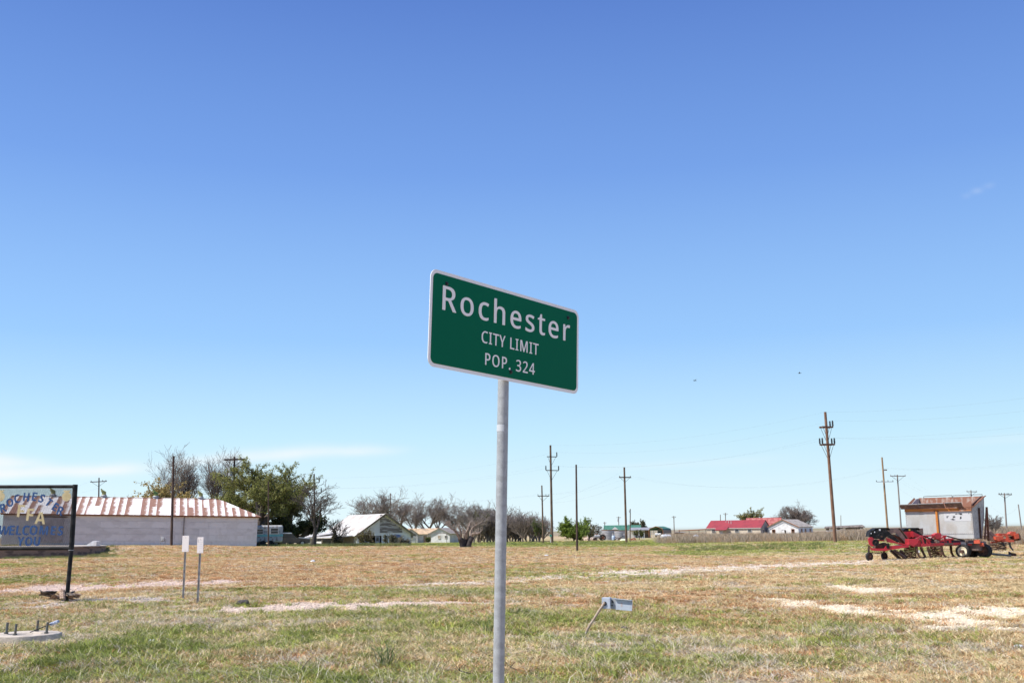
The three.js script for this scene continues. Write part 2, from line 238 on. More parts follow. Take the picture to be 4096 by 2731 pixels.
// ------------------------------------------------------------------ materials shared by the things
const M = {
  galv: worn([0.40, 0.42, 0.44], [0.33, 0.345, 0.36], { m: 0.35, fx: 10, fy: 10, soft: 0.2, rough: 0.5, metal: 0.12, grain: 0.14 }),
  galvDull: worn([0.42, 0.43, 0.44], [0.30, 0.30, 0.30], { m: 0.6, fx: 6, fy: 6, rough: 0.6, metal: 0.3 }),
  signWhite: plain(0.90, 0.89, 0.90, 0.6, 0, { specularIntensity: 0.4 }), signGreen: plain(0.002, 0.135, 0.072, 0.6, 0, { specularIntensity: 0.12 }),
  darkSteel: plain(0.05, 0.05, 0.055, 0.45, 0.6), black: worn([0.012, 0.013, 0.014], [0.03, 0.03, 0.03], { m: 0.7, rough: 0.6, grain: 0.3, extra: { specularIntensity: 0.4 } }),
  rubber: worn([0.018, 0.017, 0.018], [0.05, 0.045, 0.04], { m: 0.4, rough: 0.9, grain: 0.25 }),
  blueLetter: worn([0.022, 0.075, 0.22], [0.035, 0.11, 0.28], { m: 0.3, rough: 0.6 }), yellowLetter: worn([0.68, 0.56, 0.31], [0.6, 0.48, 0.25], { m: 0.3, rough: 0.7 }),
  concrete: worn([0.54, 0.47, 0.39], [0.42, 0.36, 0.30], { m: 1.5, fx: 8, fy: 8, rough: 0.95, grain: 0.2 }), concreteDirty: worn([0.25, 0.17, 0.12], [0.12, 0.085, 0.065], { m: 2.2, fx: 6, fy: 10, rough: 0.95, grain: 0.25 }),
  bolt: worn([0.14, 0.16, 0.15], [0.22, 0.15, 0.1], { m: 0.2, rough: 0.7, metal: 0.4 }),
  woodPole: worn([0.115, 0.07, 0.045], [0.19, 0.125, 0.085], { m: 1.6, fx: 24, fy: 2, rough: 0.95, grain: 0.2 }), woodDark: worn([0.06, 0.04, 0.032], [0.12, 0.08, 0.06], { m: 1.6, fx: 24, fy: 2, rough: 0.95, grain: 0.2 }),
  woodTan: worn([0.36, 0.23, 0.12], [0.27, 0.165, 0.085], { m: 1.6, fx: 24, fy: 2, rough: 0.95, grain: 0.15 }), woodGrey: worn([0.28, 0.24, 0.21], [0.2, 0.165, 0.14], { m: 1.6, fx: 24, fy: 2, rough: 0.95, grain: 0.15 }),
  wire: plain(0.12, 0.12, 0.13, 0.5, 0.5), insulator: plain(0.03, 0.022, 0.022, 0.35), insulatorPale: plain(0.5, 0.52, 0.54, 0.3),
  whitePaint: worn([0.66, 0.64, 0.635], [0.58, 0.555, 0.55], { m: 3, fx: 5, fy: 9, rough: 0.85, grain: 0.06 }), whiteWall: worn([0.78, 0.78, 0.77], [0.66, 0.65, 0.63], { m: 2.5, fx: 6, fy: 8, rough: 0.85, grain: 0.08 }),
  bareWood: worn([0.20, 0.17, 0.155], [0.52, 0.49, 0.47], { m: 2.4, fx: 3, fy: 20, thr: 0.58, soft: 0.06, rough: 0.95, grain: 0.2 }), greyTrim: plain(0.25, 0.22, 0.2, 0.9),
  tinWhite: worn([0.62, 0.60, 0.57], [0.50, 0.45, 0.40], { m: 2.4, fx: 10, fy: 5, thr: 0.58, rough: 0.6, metal: 0.1, grain: 0.1 }), tanRoof: worn([0.62, 0.45, 0.28], [0.46, 0.33, 0.22], { m: 2, fx: 6, fy: 9, rough: 0.9 }), greyRoof: worn([0.34, 0.30, 0.26], [0.22, 0.19, 0.17], { m: 2, fx: 6, fy: 9, rough: 0.9 }),
  redRoof: worn([0.33, 0.045, 0.052], [0.27, 0.04, 0.046], { m: 3, rough: 0.6 }), salmonRoof: worn([0.34, 0.085, 0.075], [0.46, 0.18, 0.15], { m: 2.2, fx: 8, fy: 4, rough: 0.7 }), greenRoof: worn([0.05, 0.17, 0.11], [0.08, 0.2, 0.14], { m: 3, rough: 0.6 }), metalRoof: worn([0.36, 0.36, 0.37], [0.3, 0.28, 0.27], { m: 2, rough: 0.6, metal: 0.2 }),
  cream: worn([0.68, 0.58, 0.45], [0.60, 0.50, 0.38], { m: 2, rough: 0.85 }), brick: worn([0.34, 0.14, 0.08], [0.42, 0.21, 0.13], { m: 0.9, fx: 12, fy: 24, soft: 0.04, rough: 0.95 }), taupe: worn([0.36, 0.31, 0.28], [0.3, 0.26, 0.24], { m: 2, rough: 0.9 }),
  door: plain(0.32, 0.22, 0.17, 0.7), glass: plain(0.03, 0.035, 0.04, 0.12), trim: plain(0.6, 0.58, 0.55, 0.8), awning: plain(0.22, 0.26, 0.36, 0.6), rustTrim: worn([0.3, 0.12, 0.06], [0.42, 0.2, 0.1], { m: 1, rough: 0.9 }),
  red: worn([0.52, 0.028, 0.045], [0.40, 0.03, 0.042], { m: 1.2, fx: 5, fy: 5, rough: 0.42, grain: 0.08 }), orangeRed: worn([0.60, 0.10, 0.05], [0.48, 0.075, 0.04], { m: 1.2, rough: 0.5 }), orange: worn([0.56, 0.20, 0.03], [0.42, 0.13, 0.03], { m: 0.8, rough: 0.6, thr: 0.6 }),
  rust: worn([0.20, 0.085, 0.05], [0.31, 0.15, 0.09], { m: 0.8, fx: 6, fy: 6, rough: 0.95, grain: 0.25 }), rustDark: worn([0.07, 0.042, 0.034], [0.13, 0.07, 0.05], { m: 0.5, rough: 0.95, grain: 0.3 }), brownSteel: worn([0.15, 0.105, 0.095], [0.22, 0.15, 0.125], { m: 0.9, rough: 0.7, grain: 0.15 }),
  cartSide: worn([0.52, 0.53, 0.52], [0.45, 0.43, 0.39], { m: 3.2, fx: 9, fy: 4, thr: 0.6, soft: 0.2, rough: 0.6, metal: 0.15, grain: 0.06 }), cartDark: worn([0.10, 0.10, 0.13], [0.07, 0.07, 0.09], { m: 1.5, rough: 0.7 }), rim: worn([0.84, 0.76, 0.56], [0.55, 0.40, 0.22], { m: 0.4, fx: 5, fy: 5, thr: 0.72, rough: 0.7 }),
  pvc: worn([0.40, 0.29, 0.21], [0.50, 0.44, 0.37], { m: 0.35, fx: 4, fy: 8, rough: 0.7 }), boxGrey: worn([0.52, 0.57, 0.64], [0.46, 0.5, 0.57], { m: 0.5, rough: 0.55, grain: 0.04 }), label: plain(0.55, 0.48, 0.47, 0.6),
  bark: worn([0.16, 0.125, 0.10], [0.10, 0.078, 0.062], { m: 0.8, fx: 10, fy: 3, rough: 1, grain: 0.2 }), twig: plain(0.235, 0.195, 0.17, 1), twigDark: plain(0.10, 0.082, 0.07, 1), deadWood: worn([0.34, 0.27, 0.22], [0.2, 0.15, 0.12], { m: 0.6, fx: 8, fy: 3, rough: 1 }), barkBlack: worn([0.045, 0.04, 0.04], [0.09, 0.075, 0.068], { m: 0.7, fx: 9, fy: 3, rough: 1 }),
  plantWood: plain(0.2, 0.15, 0.1, 1), bird: plain(0.03, 0.03, 0.035, 0.8), plastic: plain(0.75, 0.77, 0.8, 0.35), chestnut: worn([0.24, 0.15, 0.10], [0.46, 0.34, 0.25], { m: 0.3, rough: 0.9 }),
  tank: worn([0.46, 0.45, 0.47], [0.36, 0.35, 0.37], { m: 1.6, fx: 3, fy: 12, rough: 0.5, metal: 0.3 }), carWhite: plain(0.75, 0.76, 0.78, 0.25, 0, { clearcoat: 0.6 }), carDark: plain(0.03, 0.032, 0.036, 0.3, 0, { clearcoat: 0.6 }), tractorGrey: plain(0.5, 0.5, 0.52, 0.5), mailGreen: plain(0.04, 0.24, 0.17, 0.5), blueBarrel: plain(0.42, 0.52, 0.66, 0.5),
};
const font = await new FontLoader().loadAsync('fonts/droid/droid_sans_bold.typeface.json');
const fontR = await new FontLoader().loadAsync('fonts/droid/droid_sans_regular.typeface.json');
function text(str, f, cap, thick, spacing = 0, sx = 1) { // letters standing on y = 0 with capitals of height cap; list of geometries and the total width
  const probe = new TextGeometry('H', { font: f, size: 1, depth: 0.01, bevelEnabled: false }); probe.computeBoundingBox(); const size = cap / (probe.boundingBox.max.y - probe.boundingBox.min.y), out = []; let x = 0; const k = size / f.data.resolution;
  for (const ch of str) {
    const adv = (f.data.glyphs[ch] || f.data.glyphs['?']).ha * k * sx;
    if (ch !== ' ') { const g = new TextGeometry(ch, { font: f, size, depth: thick, curveSegments: 6, bevelEnabled: false }); g.scale(sx, 1, 1); g.translate(x, 0, 0); out.push(g); }
    x += adv + spacing;
  }
  return [out, x - spacing];
}
function fitText(str, f, cap, x0, x1, y, z, thick, sx = 1) { // spread the letters so that the line runs from x0 to x1
  const natural = () => { const [g] = text(str, f, cap, thick, 0, sx); const b = new THREE.Box3(); for (const q of g) { q.computeBoundingBox(); b.union(q.boundingBox); } return b; };
  const b = natural(), extra = (x1 - x0 - (b.max.x - b.min.x)) / (str.length - 1), [g] = text(str, f, cap, thick, extra, sx);
  return g.map((q) => q.translate(x0 - b.min.x, y, z));
}

// ------------------------------------------------------------------ the city limit sign
{
  const P = V(-0.0138, 2.8839, -6.844), top = at(1155.7, 880, 6.875), low = at(1143, 1568, 6.875), dir = low.clone().sub(top), k = (0 - top.y) / dir.y, foot = top.clone().addScaledVector(dir, k); foot.y = groundY(foot.x, foot.z);
  const s = thing('city_limit_sign', 'green city limit sign with white lettering on galvanised round post', 'road sign', foot);
  const plate = new THREE.Group(); const E0 = new THREE.Euler(0.02243, 0.87734, -0.02224, 'YXZ');
  const place = (o) => { o.position.copy(P).sub(foot); o.setRotationFromEuler(E0); return o; };
  const rr = (w, h, r) => { const q = new THREE.Shape(); q.moveTo(-w / 2 + r, -h / 2); q.lineTo(w / 2 - r, -h / 2); q.absarc(w / 2 - r, -h / 2 + r, r, -Math.PI / 2, 0); q.lineTo(w / 2, h / 2 - r); q.absarc(w / 2 - r, h / 2 - r, r, 0, Math.PI / 2); q.lineTo(-w / 2 + r, h / 2); q.absarc(-w / 2 + r, h / 2 - r, r, Math.PI / 2, Math.PI); q.lineTo(-w / 2, -h / 2 + r); q.absarc(-w / 2 + r, -h / 2 + r, r, Math.PI, Math.PI * 1.5); return q; };
  const pan = place(mesh('sign_panel', new THREE.ExtrudeGeometry(rr(1.538, 0.61, 0.055), { depth: 0.004, bevelEnabled: false, curveSegments: 12 }).translate(0, 0, -0.002), M.signWhite, s)); pan.userData.label = 'aluminium sign panel with white border';
  mesh('green_field', new THREE.ExtrudeGeometry(rr(1.495, 0.567, 0.038), { depth: 0.0012, bevelEnabled: false, curveSegments: 12 }).translate(0, 0, 0.0022), M.signGreen, pan);
  for (const [str, f, cap, a, b, y, sx] of [['Rochester', fontR, 0.153, -0.6587, 0.6589, 0.0625, 1.2], ['CITY LIMIT', fontR, 0.0765, -0.2865, 0.302, -0.087, 1.06], ['POP. 324', fontR, 0.0765, -0.2463, 0.2648, -0.2275, 1.06]]) {
    const gs = fitText(str, f, cap, a, b, y, 0.0036, 0.001, sx);
    if (f === fontR) { const more = []; for (const q of gs) more.push(q.clone().translate(cap * 0.015, cap * 0.008, 0.00012), q.clone().translate(-cap * 0.013, -cap * 0.008, 0.00024)); gs.push(...more); }
    const t = mesh('lettering', gs, M.signWhite, pan); t.userData.label = `white words ${str}`;
  }
  for (const [x, y] of [[-0.627, 0.232], [0.637, 0.233], [0.012, -0.242]]) mesh('bolt', [new THREE.CylinderGeometry(0.0135, 0.0135, 0.004, 16).rotateX(Math.PI / 2).translate(x, y, 0.005), new THREE.SphereGeometry(0.0085, 12, 8).scale(1, 1, 0.9).translate(x + 0.001, y, 0.009)], M.darkSteel, pan);
  mesh('backing_rail', [bx(1.3, 0.05, 0.03, 0.005, 0.233, -0.02), bx(0.09, 0.06, 0.02, -0.02, -0.242, -0.014)], M.galvDull, pan);
  const up = top.clone().sub(low).normalize(), tip = top.clone().addScaledVector(up, 0.55);
  mesh('post', rod(V(0, -0.25, 0), tip.clone().sub(foot), 0.0365, 0.0365, 40), M.galv, s);
  const collarAt = top.clone().addScaledVector(up, -0.30);
  mesh('weld_band', rod(collarAt.clone().addScaledVector(up, -0.022).sub(foot), collarAt.clone().addScaledVector(up, 0.022).sub(foot), 0.0372, 0.0372, 40), plain(0.62, 0.64, 0.66, 0.5, 0.3), s);
}

// ------------------------------------------------------------------ the welcome sign in expanded metal
{
  const D = 27, base = gAt(152, D), s = thing('welcome_sign', 'black pipe frame sign of expanded metal with blue and yellow cut-out letters', 'sign', base);
  const k = (x, y, dz = 0) => at(x * 0.11356, 1102.5 + y * 0.11356, D - dz).sub(base); // crop coordinates
  const TR = k(1512, 128), BR = k(1437, 1378), TL = k(-190, 132), BL = k(-235, 1385);
  mesh('post', [rod(k(1335, 2490), BR, 0.052, 0.052, 16), rod(BR, TR.clone().add(V(0, 0.05, 0)), 0.062, 0.062, 16)], M.black, s);
  mesh('post', [rod(k(-290, 2490), BL, 0.052, 0.052, 16), rod(BL, TL, 0.062, 0.062, 16)], M.black, s);
  mesh('post_collar', rod(k(1430, 1408), k(1429, 1420), 0.064, 0.064, 16), M.galv, s);
  mesh('rail', rod(TL, TR, 0.042, 0.042, 16), M.black, s).userData.label = 'top rail';
  mesh('rail', rod(BL, BR, 0.045, 0.045, 16), M.black, s).userData.label = 'bottom rail';
  // diamonds of expanded metal, each strand a thin bar
  const dx = 0.058, dy = 0.030, x0 = BL.x + 0.03, x1 = (TR.x + BR.x) / 2 - 0.04, y0 = BL.y + 0.03, y1 = TL.y - 0.03, strands = [];
  const W = x1 - x0, H = y1 - y0, slope = dy / dx, lean = (TR.x - BR.x) / (TR.y - BR.y);
  for (const sg of [1, -1]) for (let t = -H; t < W * slope + H; t += dy) { // y = y0 + t' + sg*slope*(x-x0)
    const b = sg > 0 ? t - W * slope : t; let a0 = 0, a1 = W; const f = (x) => b + sg * slope * x;
    const xa = (0 - b) / (sg * slope), xb = (H - b) / (sg * slope); a0 = Math.max(0, Math.min(xa, xb)); a1 = Math.min(W, Math.max(xa, xb)); if (a1 - a0 < 0.02) continue;
    const q = (x) => V(x0 + x + f(x) * lean, y0 + f(x), sg * 0.0035); strands.push(beam(q(a0), q(a1), 0.008, 0.004));
  }
  mesh('mesh_panel', strands, M.black, s).userData.label = 'black expanded metal mesh';
  const letter = (ch, x, y, h, rot, m, sx = 0.86) => {
    const c = k(x, y), cap = h * 0.11356 * D / F, [[g]] = text(ch, font, cap, 0.014, 0, sx); g.computeBoundingBox(); const b = g.boundingBox; g.translate(-(b.min.x + b.max.x) / 2, -(b.min.y + b.max.y) / 2, 0);
    if (ch !== 'A' && m === M.blueLetter) g.scale(1.14, 1.03, 1);
    g.rotateZ(rot * Math.PI / 180).translate(c.x, c.y, 0.012); mesh('letter', g, m, s);
  };
  for (const a of [['R', 62, 560, 165, 17], ['O', 196, 452, 152, 17], ['C', 346, 376, 160, 12], ['H', 530, 342, 158, -4], ['E', 697, 332, 165, -8], ['S', 843, 370, 160, -24], ['T', 988, 450, 150, -38], ['E', 1117, 540, 155, -30], ['R', 1222, 622, 165, -18]]) letter(...a, M.blueLetter);
  for (const a of [['F', 422, 622, 240, -3], ['F', 608, 700, 240, -4], ['A', 815, 766, 232, -3]]) letter(...a, M.yellowLetter, 1.0);
  for (const a of [['W', 72, 1012, 165, -6], ['E', 236, 1012, 180, -3], ['L', 378, 1014, 178, -3], ['C', 520, 1012, 182, -3], ['O', 678, 1012, 180, -3], ['M', 884, 1014, 170, -4], ['E', 1076, 1018, 165, -5], ['S', 1222, 1024, 172, -5], ['Y', 416, 1238, 170, -3], ['O', 580, 1238, 165, -3], ['U', 745, 1236, 168, -3]]) letter(...a, M.blueLetter);
  for (const cx of [1345, 2]) { // round emblem with a notched crown on top
    const c = k(cx, 312), u = 0.11356 * D / F, q = [], pts = [[-22, 75], [-46, 92], [-76, 112], [-52, 128], [-20, 120], [0, 132], [20, 120], [52, 130], [74, 114], [48, 92], [24, 74]];
    for (let i = 0; i <= 30; i++) { const a = (74 + (392 * i) / 30 - 360) * -1 * Math.PI / 180 + 0; q.push([92 * Math.cos((72 - i * 324 / 30) * Math.PI / 180), 92 * Math.sin((72 - i * 324 / 30) * Math.PI / 180)]); }
    const sh = [...q, ...pts].map(([a, b]) => [c.x + a * u, c.y + b * u - 20 * u]); mesh('emblem', prism(sh, 0.012, 0.024), M.yellowLetter, s);
  }
  // dry bark thrown up round the foot of the post
  const R = rng(5);
  for (let i = 0; i < 9; i++) {
    const px = 120 + R() * 78, p = gAt(px, 26.6 + R() * 0.9), b = thing('bark_slab', 'curled slab of dry bark lying round the welcome sign post', 'bark', p.add(V(0, 0.02, 0)), R() * 6, 'bark slabs at the foot of the welcome sign');
    const g = new THREE.CylinderGeometry(0.09, 0.1, 0.3 + R() * 0.45, 8, 3, true, 0, 2.2), a = g.attributes.position; for (let q = 0; q < a.count; q++) { const n = 1 + (hash(q, i, 3) - 0.5) * 0.5; a.setXYZ(q, a.getX(q) * n, a.getY(q) * n, a.getZ(q)); }
    const inner = g.clone().scale(0.88, 1, 0.88); g.rotateZ(1.5 + R() * 0.4).rotateY(R() * 6); g.computeVertexNormals(); put('bark', join(toCreasedNormals(g, 0.6)), i % 3 ? M.chestnut : M.bark, b, V(0, 0.05 + R() * 0.07, 0));
  }
}

// ------------------------------------------------------------------ round sign footing with anchor bolts
{
  const c = gp(57, 1474), s = thing('concrete_footing', 'round concrete footing ring with four upright anchor bolts in the grass', 'footing', c);
  const prof = [[0.2, 0.05], [0.22, 0.115], [0.28, 0.13], [0.49, 0.13], [0.525, 0.115], [0.53, -0.1]].map(([r, y]) => new THREE.Vector2(r, y));
  mesh('ring', new THREE.LatheGeometry(prof, 48), M.concrete, s); mesh('core', new THREE.CylinderGeometry(0.205, 0.205, 0.02, 24).translate(0, 0.03, 0), M.concrete, s);
  for (const [px, dz] of [[13, 0.05], [33, 0.31], [81, -0.33], [102, 0.08]]) { const q = (px - 57) * 16.8 / F + 0.454 * dz; mesh('anchor_bolt', [rod(V(q, 0.05, dz), V(q + 0.012, 0.30, dz), 0.019, 0.019, 10), rod(V(q, 0.13, dz), V(q + 0.001, 0.155, dz), 0.033, 0.033, 6)], M.bolt, s); }
  const st = thing('scrap_strap', 'dark scrap strap lying slanted across the round concrete footing', 'scrap', c.clone().add(V(0.17, 0.14, -0.1)));
  mesh('strap', [beam(V(-0.13, 0, 0.04), V(0.16, 0.12, -0.04), 0.012, 0.07)], M.black, st); mesh('torn_sleeve', rbx(0.15, 0.05, 0.06, 0.02).rotateZ(0.35).translate(0.2, 0.13, -0.05), worn([0.3, 0.36, 0.5], [0.7, 0.72, 0.76], { m: 0.12, soft: 0.04 }), st);
}

// ------------------------------------------------------------------ two small marker signs
for (const [px, topY, botY, baseY, D, w, label, print] of [[426.5, 1230, 1267, 1378, 27.4, 17, 'blank white marker sign on a thin steel channel post', 0], [460.5, 1233.5, 1270, 1390, 25.3, 15.5, 'white marker sign with small faded print on a steel channel post', 1]]) {
  const b = gAt(px - (print ? 1 : 0.5), D), s = thing('marker_sign', label, 'sign', b), t = at(px, topY, D).sub(b), m = at(px, botY, D).sub(b), W = w * D / F, H = t.y - m.y, cx = (t.x + m.x) / 2;
  const top = V(t.x, t.y - 0.03, -0.02); const ang = -0.35;
  mesh('post', [beam(V(0, -0.1, -0.02), top, 0.016, 0.012), beam(V(-0.017, -0.1, -0.005), top.clone().add(V(-0.017, 0, 0.015)), 0.01, 0.035), beam(V(0.017, -0.1, -0.005), top.clone().add(V(0.017, 0, 0.015)), 0.01, 0.035)], M.galvDull, s);
  const p = mesh('panel', rbx(W / Math.cos(ang), H, 0.012, 0.004), plain(0.74, 0.68, 0.66, 0.5), s); p.position.set(cx, (t.y + m.y) / 2, 0.035); p.rotation.y = ang;
  const z = 0.0068;
  if (print) {
    const R = rng(9), ln = []; for (let i = 0; i < 5; i++) ln.push(bx(W * (0.4 + R() * 0.3), 0.007, 0.001, W * 0.12, H * (0.3 - i * 0.12), z)); mesh('print', ln, plain(0.5, 0.5, 0.56, 0.6), p);
    mesh('print', fitText('E', fontR, 0.028, -W * 0.38, -W * 0.28, H * 0.3, z - 0.0004, 0.001).concat(fitText('R', fontR, 0.028, -W * 0.38, -W * 0.26, H * 0.18, z - 0.0004, 0.001)), plain(0.12, 0.12, 0.16, 0.6), p);
  }
  for (const y of [H * 0.38, -H * 0.38]) mesh('bolt', new THREE.CylinderGeometry(0.006, 0.006, 0.006, 10).rotateX(Math.PI / 2).translate(0, y, z), M.rust, p);
}

// ------------------------------------------------------------------ electrical box on its bent conduit
{
  const D = 15.9, b = gp(1345.5, 1461); const s = thing('utility_box', 'grey electrical box hanging open on a bent conduit in the grass', 'electrical box', b, -0.3), dd = -b.z;
  const k = (x, y, dz = 0) => at(1309.2 + x * 0.08788, 1343.6 + y * 0.08788, dd - dz).sub(b);
  mesh('conduit', tube([k(330, 1480), k(390, 1330), k(470, 1130), k(640, 870), k(800, 620), k(925, 435)], 0.0195, 14, 30), M.pvc, s);
  const A = k(835, 318), Bq = k(1060, 318), Cq = k(1056, 605), w = Bq.x - A.x, h = A.y - Cq.y, cx = (A.x + Bq.x) / 2, cy = (A.y + Cq.y) / 2;
  mesh('box_body', [rbx(w, h, 0.11, 0.006, cx, cy, -0.062)], M.boxGrey, s);
  mesh('conduit_hub', [new THREE.TorusGeometry(0.026, 0.006, 8, 24).translate(k(918, 470).x, k(918, 470).y, -0.004), new THREE.CylinderGeometry(0.025, 0.025, 0.004, 24).rotateX(Math.PI / 2).translate(k(905, 462).x, k(905, 462).y, -0.005)], M.black, s);
  const R1 = k(1163, 340), R2 = k(1632, 378), R3 = k(1616, 655), R4 = k(1170, 625);
  const inner = mesh('inner_face', bx(R1.x - Bq.x + 0.012, h * 0.96, 0.07, (R1.x + Bq.x) / 2 + 0.003, cy - 0.006, -0.095), M.galvDull, s);
  for (const [ux, uy] of [[0, 0.035], [0.004, 0.01], [-0.004, -0.035]]) mesh('socket', rbx(0.024, 0.018, 0.016, 0.004, (R1.x + Bq.x) / 2 + ux - 0.008, cy + uy, -0.054), M.darkSteel, inner);
  mesh('door', quadSlab(R4.clone().setZ(-0.062), R3.clone().setZ(-0.062), R2.clone().setZ(-0.062), R1.clone().setZ(-0.062), 0.006), M.boxGrey, s);
  mesh('door_flange', [beam(R1.clone().setZ(-0.047), R2.clone().setZ(-0.047), 0.006, 0.036), beam(R2.clone().setZ(-0.055), R3.clone().setZ(-0.055), 0.004, 0.02)], M.boxGrey, s);
  const L1 = k(1303, 432, -0.108), L2 = k(1352, 540, -0.108); mesh('decal', bx(L2.x - L1.x, L1.y - L2.y, 0.001, (L1.x + L2.x) / 2, (L1.y + L2.y) / 2, -0.061), M.label, s);
}

// ------------------------------------------------------------------ low round concrete slab in front of the warehouse
{
  const c = gAt(-40, 82); c.y = at(0, 1281, 74).y - 0.05; const s = thing('round_slab', 'low round concrete slab with dark stained rim before the warehouse', 'slab', c);
  const topY = at(120, 1257.5, 74).y - c.y;
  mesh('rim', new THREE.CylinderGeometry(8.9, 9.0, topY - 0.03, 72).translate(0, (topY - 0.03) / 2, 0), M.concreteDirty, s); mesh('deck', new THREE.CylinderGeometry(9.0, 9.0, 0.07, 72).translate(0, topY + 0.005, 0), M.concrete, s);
  const e = at(216, 1252, 82); const w = thing('ramp_block', 'small white slanted block at the edge of the round slab', 'concrete block', V(e.x, c.y + topY + 0.04, e.z));
  mesh('block', prism([[-0.55, 0], [0.3, 0], [0.3, 0.34], [0.02, 0.36]], -0.4, 0.4), M.whiteWall, w);
}

// ------------------------------------------------------------------ the long white warehouse with its rusted tin roof
{
  const o = V(-46.1, 0, -95.3); o.y = Math.min(groundY(o.x, o.z), at(160, 1252, 97).y) - 0.1;
  const s = thing('warehouse', 'long white warehouse with rust-streaked tin hip roof', 'warehouse', o); s.rotation.set(0, 0.318, -0.019);
  const L = 22.4, H = 3.02, DP = 12, RI = 1.72, hip = 3.5, SL = Math.hypot(6.15, RI), sl = Math.atan2(RI, 6);
  mesh('wall', [bx(L - 0.1, H, 0.2, L / 2, H / 2, -0.15), bx(L - 0.1, H, 0.2, L / 2, H / 2, -DP + 0.1), bx(0.2, H, DP - 0.4, L - 0.12, H / 2, -DP / 2)], M.whitePaint, s);
  mesh('wall', [bx(0.2, H, DP - 0.4, 0.12, H / 2, -DP / 2), prism([[-DP + 0.15, H], [-0.15, H], [-DP / 2, H + RI - 0.06]], 0, 0.2).rotateY(-Math.PI / 2).translate(0.25, 0, 0)], M.whiteWall, s).userData.label = 'end wall';
  const R = rng(31), paints = [M.whitePaint, worn([0.62, 0.60, 0.595], [0.55, 0.53, 0.525], { m: 3, fx: 5, fy: 9, grain: 0.06 }), worn([0.69, 0.67, 0.665], [0.62, 0.60, 0.59], { m: 2.6, fx: 7, fy: 5, grain: 0.06 })];
  for (let c = 0; c < 5; c++) { const ch = H / 5; let x = 0; while (x < L - 0.01) { let w = 2.2 + R() * 2.4; if (x + w > L - 1) w = L - x; mesh('siding_board', bx(w - 0.014, ch - 0.016, 0.05, x + w / 2, c * ch + ch / 2, -0.022 + (R() - 0.5) * 0.012), paints[Math.floor(R() * 3)], s); x += w; } }
  const rustTex = (amt, side, seed) => { const t = grainTex(64, 1, (u, v) => {
      const edge = amt + (fbm(v * 5, seed, seed, 3) - 0.5) * 0.28, d = edge - (side ? 1 - u : u), sp = hash(u * 64, v * 64, seed + 1), k = sstep(-0.1, 0.1, d + (sp - 0.5) * 0.3 + (fbm(u * 7, v * 9, seed + 3, 3) - 0.5) * 0.35) * (amt > 0 ? 1 : 0);
      const w = 0.94 + 0.12 * fbm(u * 6, v * 14, seed + 9, 3), base = mix3([0.84 * w, 0.80 * w, 0.77 * w], [0.60, 0.50, 0.42], sstep(0.55, 0.8, fbm(u * 3, v * 4, seed + 4, 3)) * 0.6);
      return mix3(base, mix3([0.30, 0.125, 0.065], [0.21, 0.088, 0.05], fbm(u * 9, v * 12, seed + 5, 2)), k * 0.93);
    }); t.repeat.set(1, 1); return new THREE.MeshPhysicalMaterial({ map: t, roughness: 0.8, metalness: 0.05 }); };
  const tins = [rustTex(0, 0, 11), rustTex(0.5, 0, 22), rustTex(0.62, 0, 33), rustTex(0.42, 0, 44), rustTex(0.85, 0, 55), rustTex(0.26, 0, 66)];
  const CW = 0.7, fold = (w, len) => { const n = 7, v = [], uv = [], nx = []; for (let i = 0; i < n; i++) { const xa = -w / 2 + w * i / n, xm = xa + w / n / 2, xb = xa + w / n, h = 0.018; for (const [p, q, yp, yq] of [[xa, xm, 0, h], [xm, xb, h, 0]]) { for (const [X, Y, Z] of [[p, yp, 0], [q, yq, 0], [q, yq, -len], [p, yp, 0], [q, yq, -len], [p, yp, -len]]) { v.push(X, Y, Z); uv.push((X + w / 2) / w, -Z / len); } } } const g = new THREE.BufferGeometry(); g.setAttribute('position', new THREE.Float32BufferAttribute(v, 3)); g.setAttribute('uv', new THREE.Float32BufferAttribute(uv, 2)); g.computeVertexNormals(); return g; };
  const split = 0.47 * (SL + 0.3), lenA = split + 0.12, lenB = SL + 0.3 - split, gA = fold(CW + 0.02, lenA), gB = fold(CW + 0.02, lenB);
  const deckAt = (x, sd) => V(x, H + 0.03 + (sd - 0.25) * Math.sin(sl), 0.25 * Math.cos(sl) - sd * Math.cos(sl)); // sd: metres up the slope from the eave edge
  const lim = (x) => (L + 0.3 - x) / (hip + 0.3) * (SL + 0.3);
  for (let c = 0, x = -0.25; x < L + 0.3; c++, x += CW) for (const row of [0, 1]) {
    const s0 = row ? split : 0, len = row ? lenB : lenA, xb = Math.min(x + CW, L + 0.3); const rr = R(), m = tins[rr < 0.13 ? 0 : rr < 0.42 ? 1 : rr < 0.68 ? 2 : rr < 0.84 ? 3 : rr < 0.92 ? 4 : 5];
    if (lim(x + CW) > s0 + len) { const q = put('roof_sheet', row ? gB : gA, m, s, deckAt(x + CW / 2, s0)); q.position.y += row ? 0.004 : 0.016 * 0; q.position.y += (c % 2) * 0.003; q.rotation.x = sl; }
    else {
      const ua = Math.min(s0 + len, lim(x)), ub = Math.min(s0 + len, Math.max(lim(xb), 0)); if (ua - s0 < 0.05) continue;
      const P = [deckAt(x, s0), deckAt(xb, s0), deckAt(xb, Math.max(ub, s0)), deckAt(x, ua)], xc = Math.min(xb, L + 0.3 - s0 * (hip + 0.3) / (SL + 0.3)); P[1] = deckAt(xc, s0); if (xc < xb) P[2] = deckAt(xc, s0 + 0.01);
      const g = quadSlab(P[0], P[1], P[2], P[3], 0.004), uv = []; const pp = g.attributes.position; for (let i = 0; i < pp.count; i++) uv.push((pp.getX(i) - x) / CW, (0.25 - pp.getZ(i)) / SL); g.setAttribute('uv', new THREE.Float32BufferAttribute(uv, 2)); mesh('roof_sheet', g, m, s, true);
    }
  }
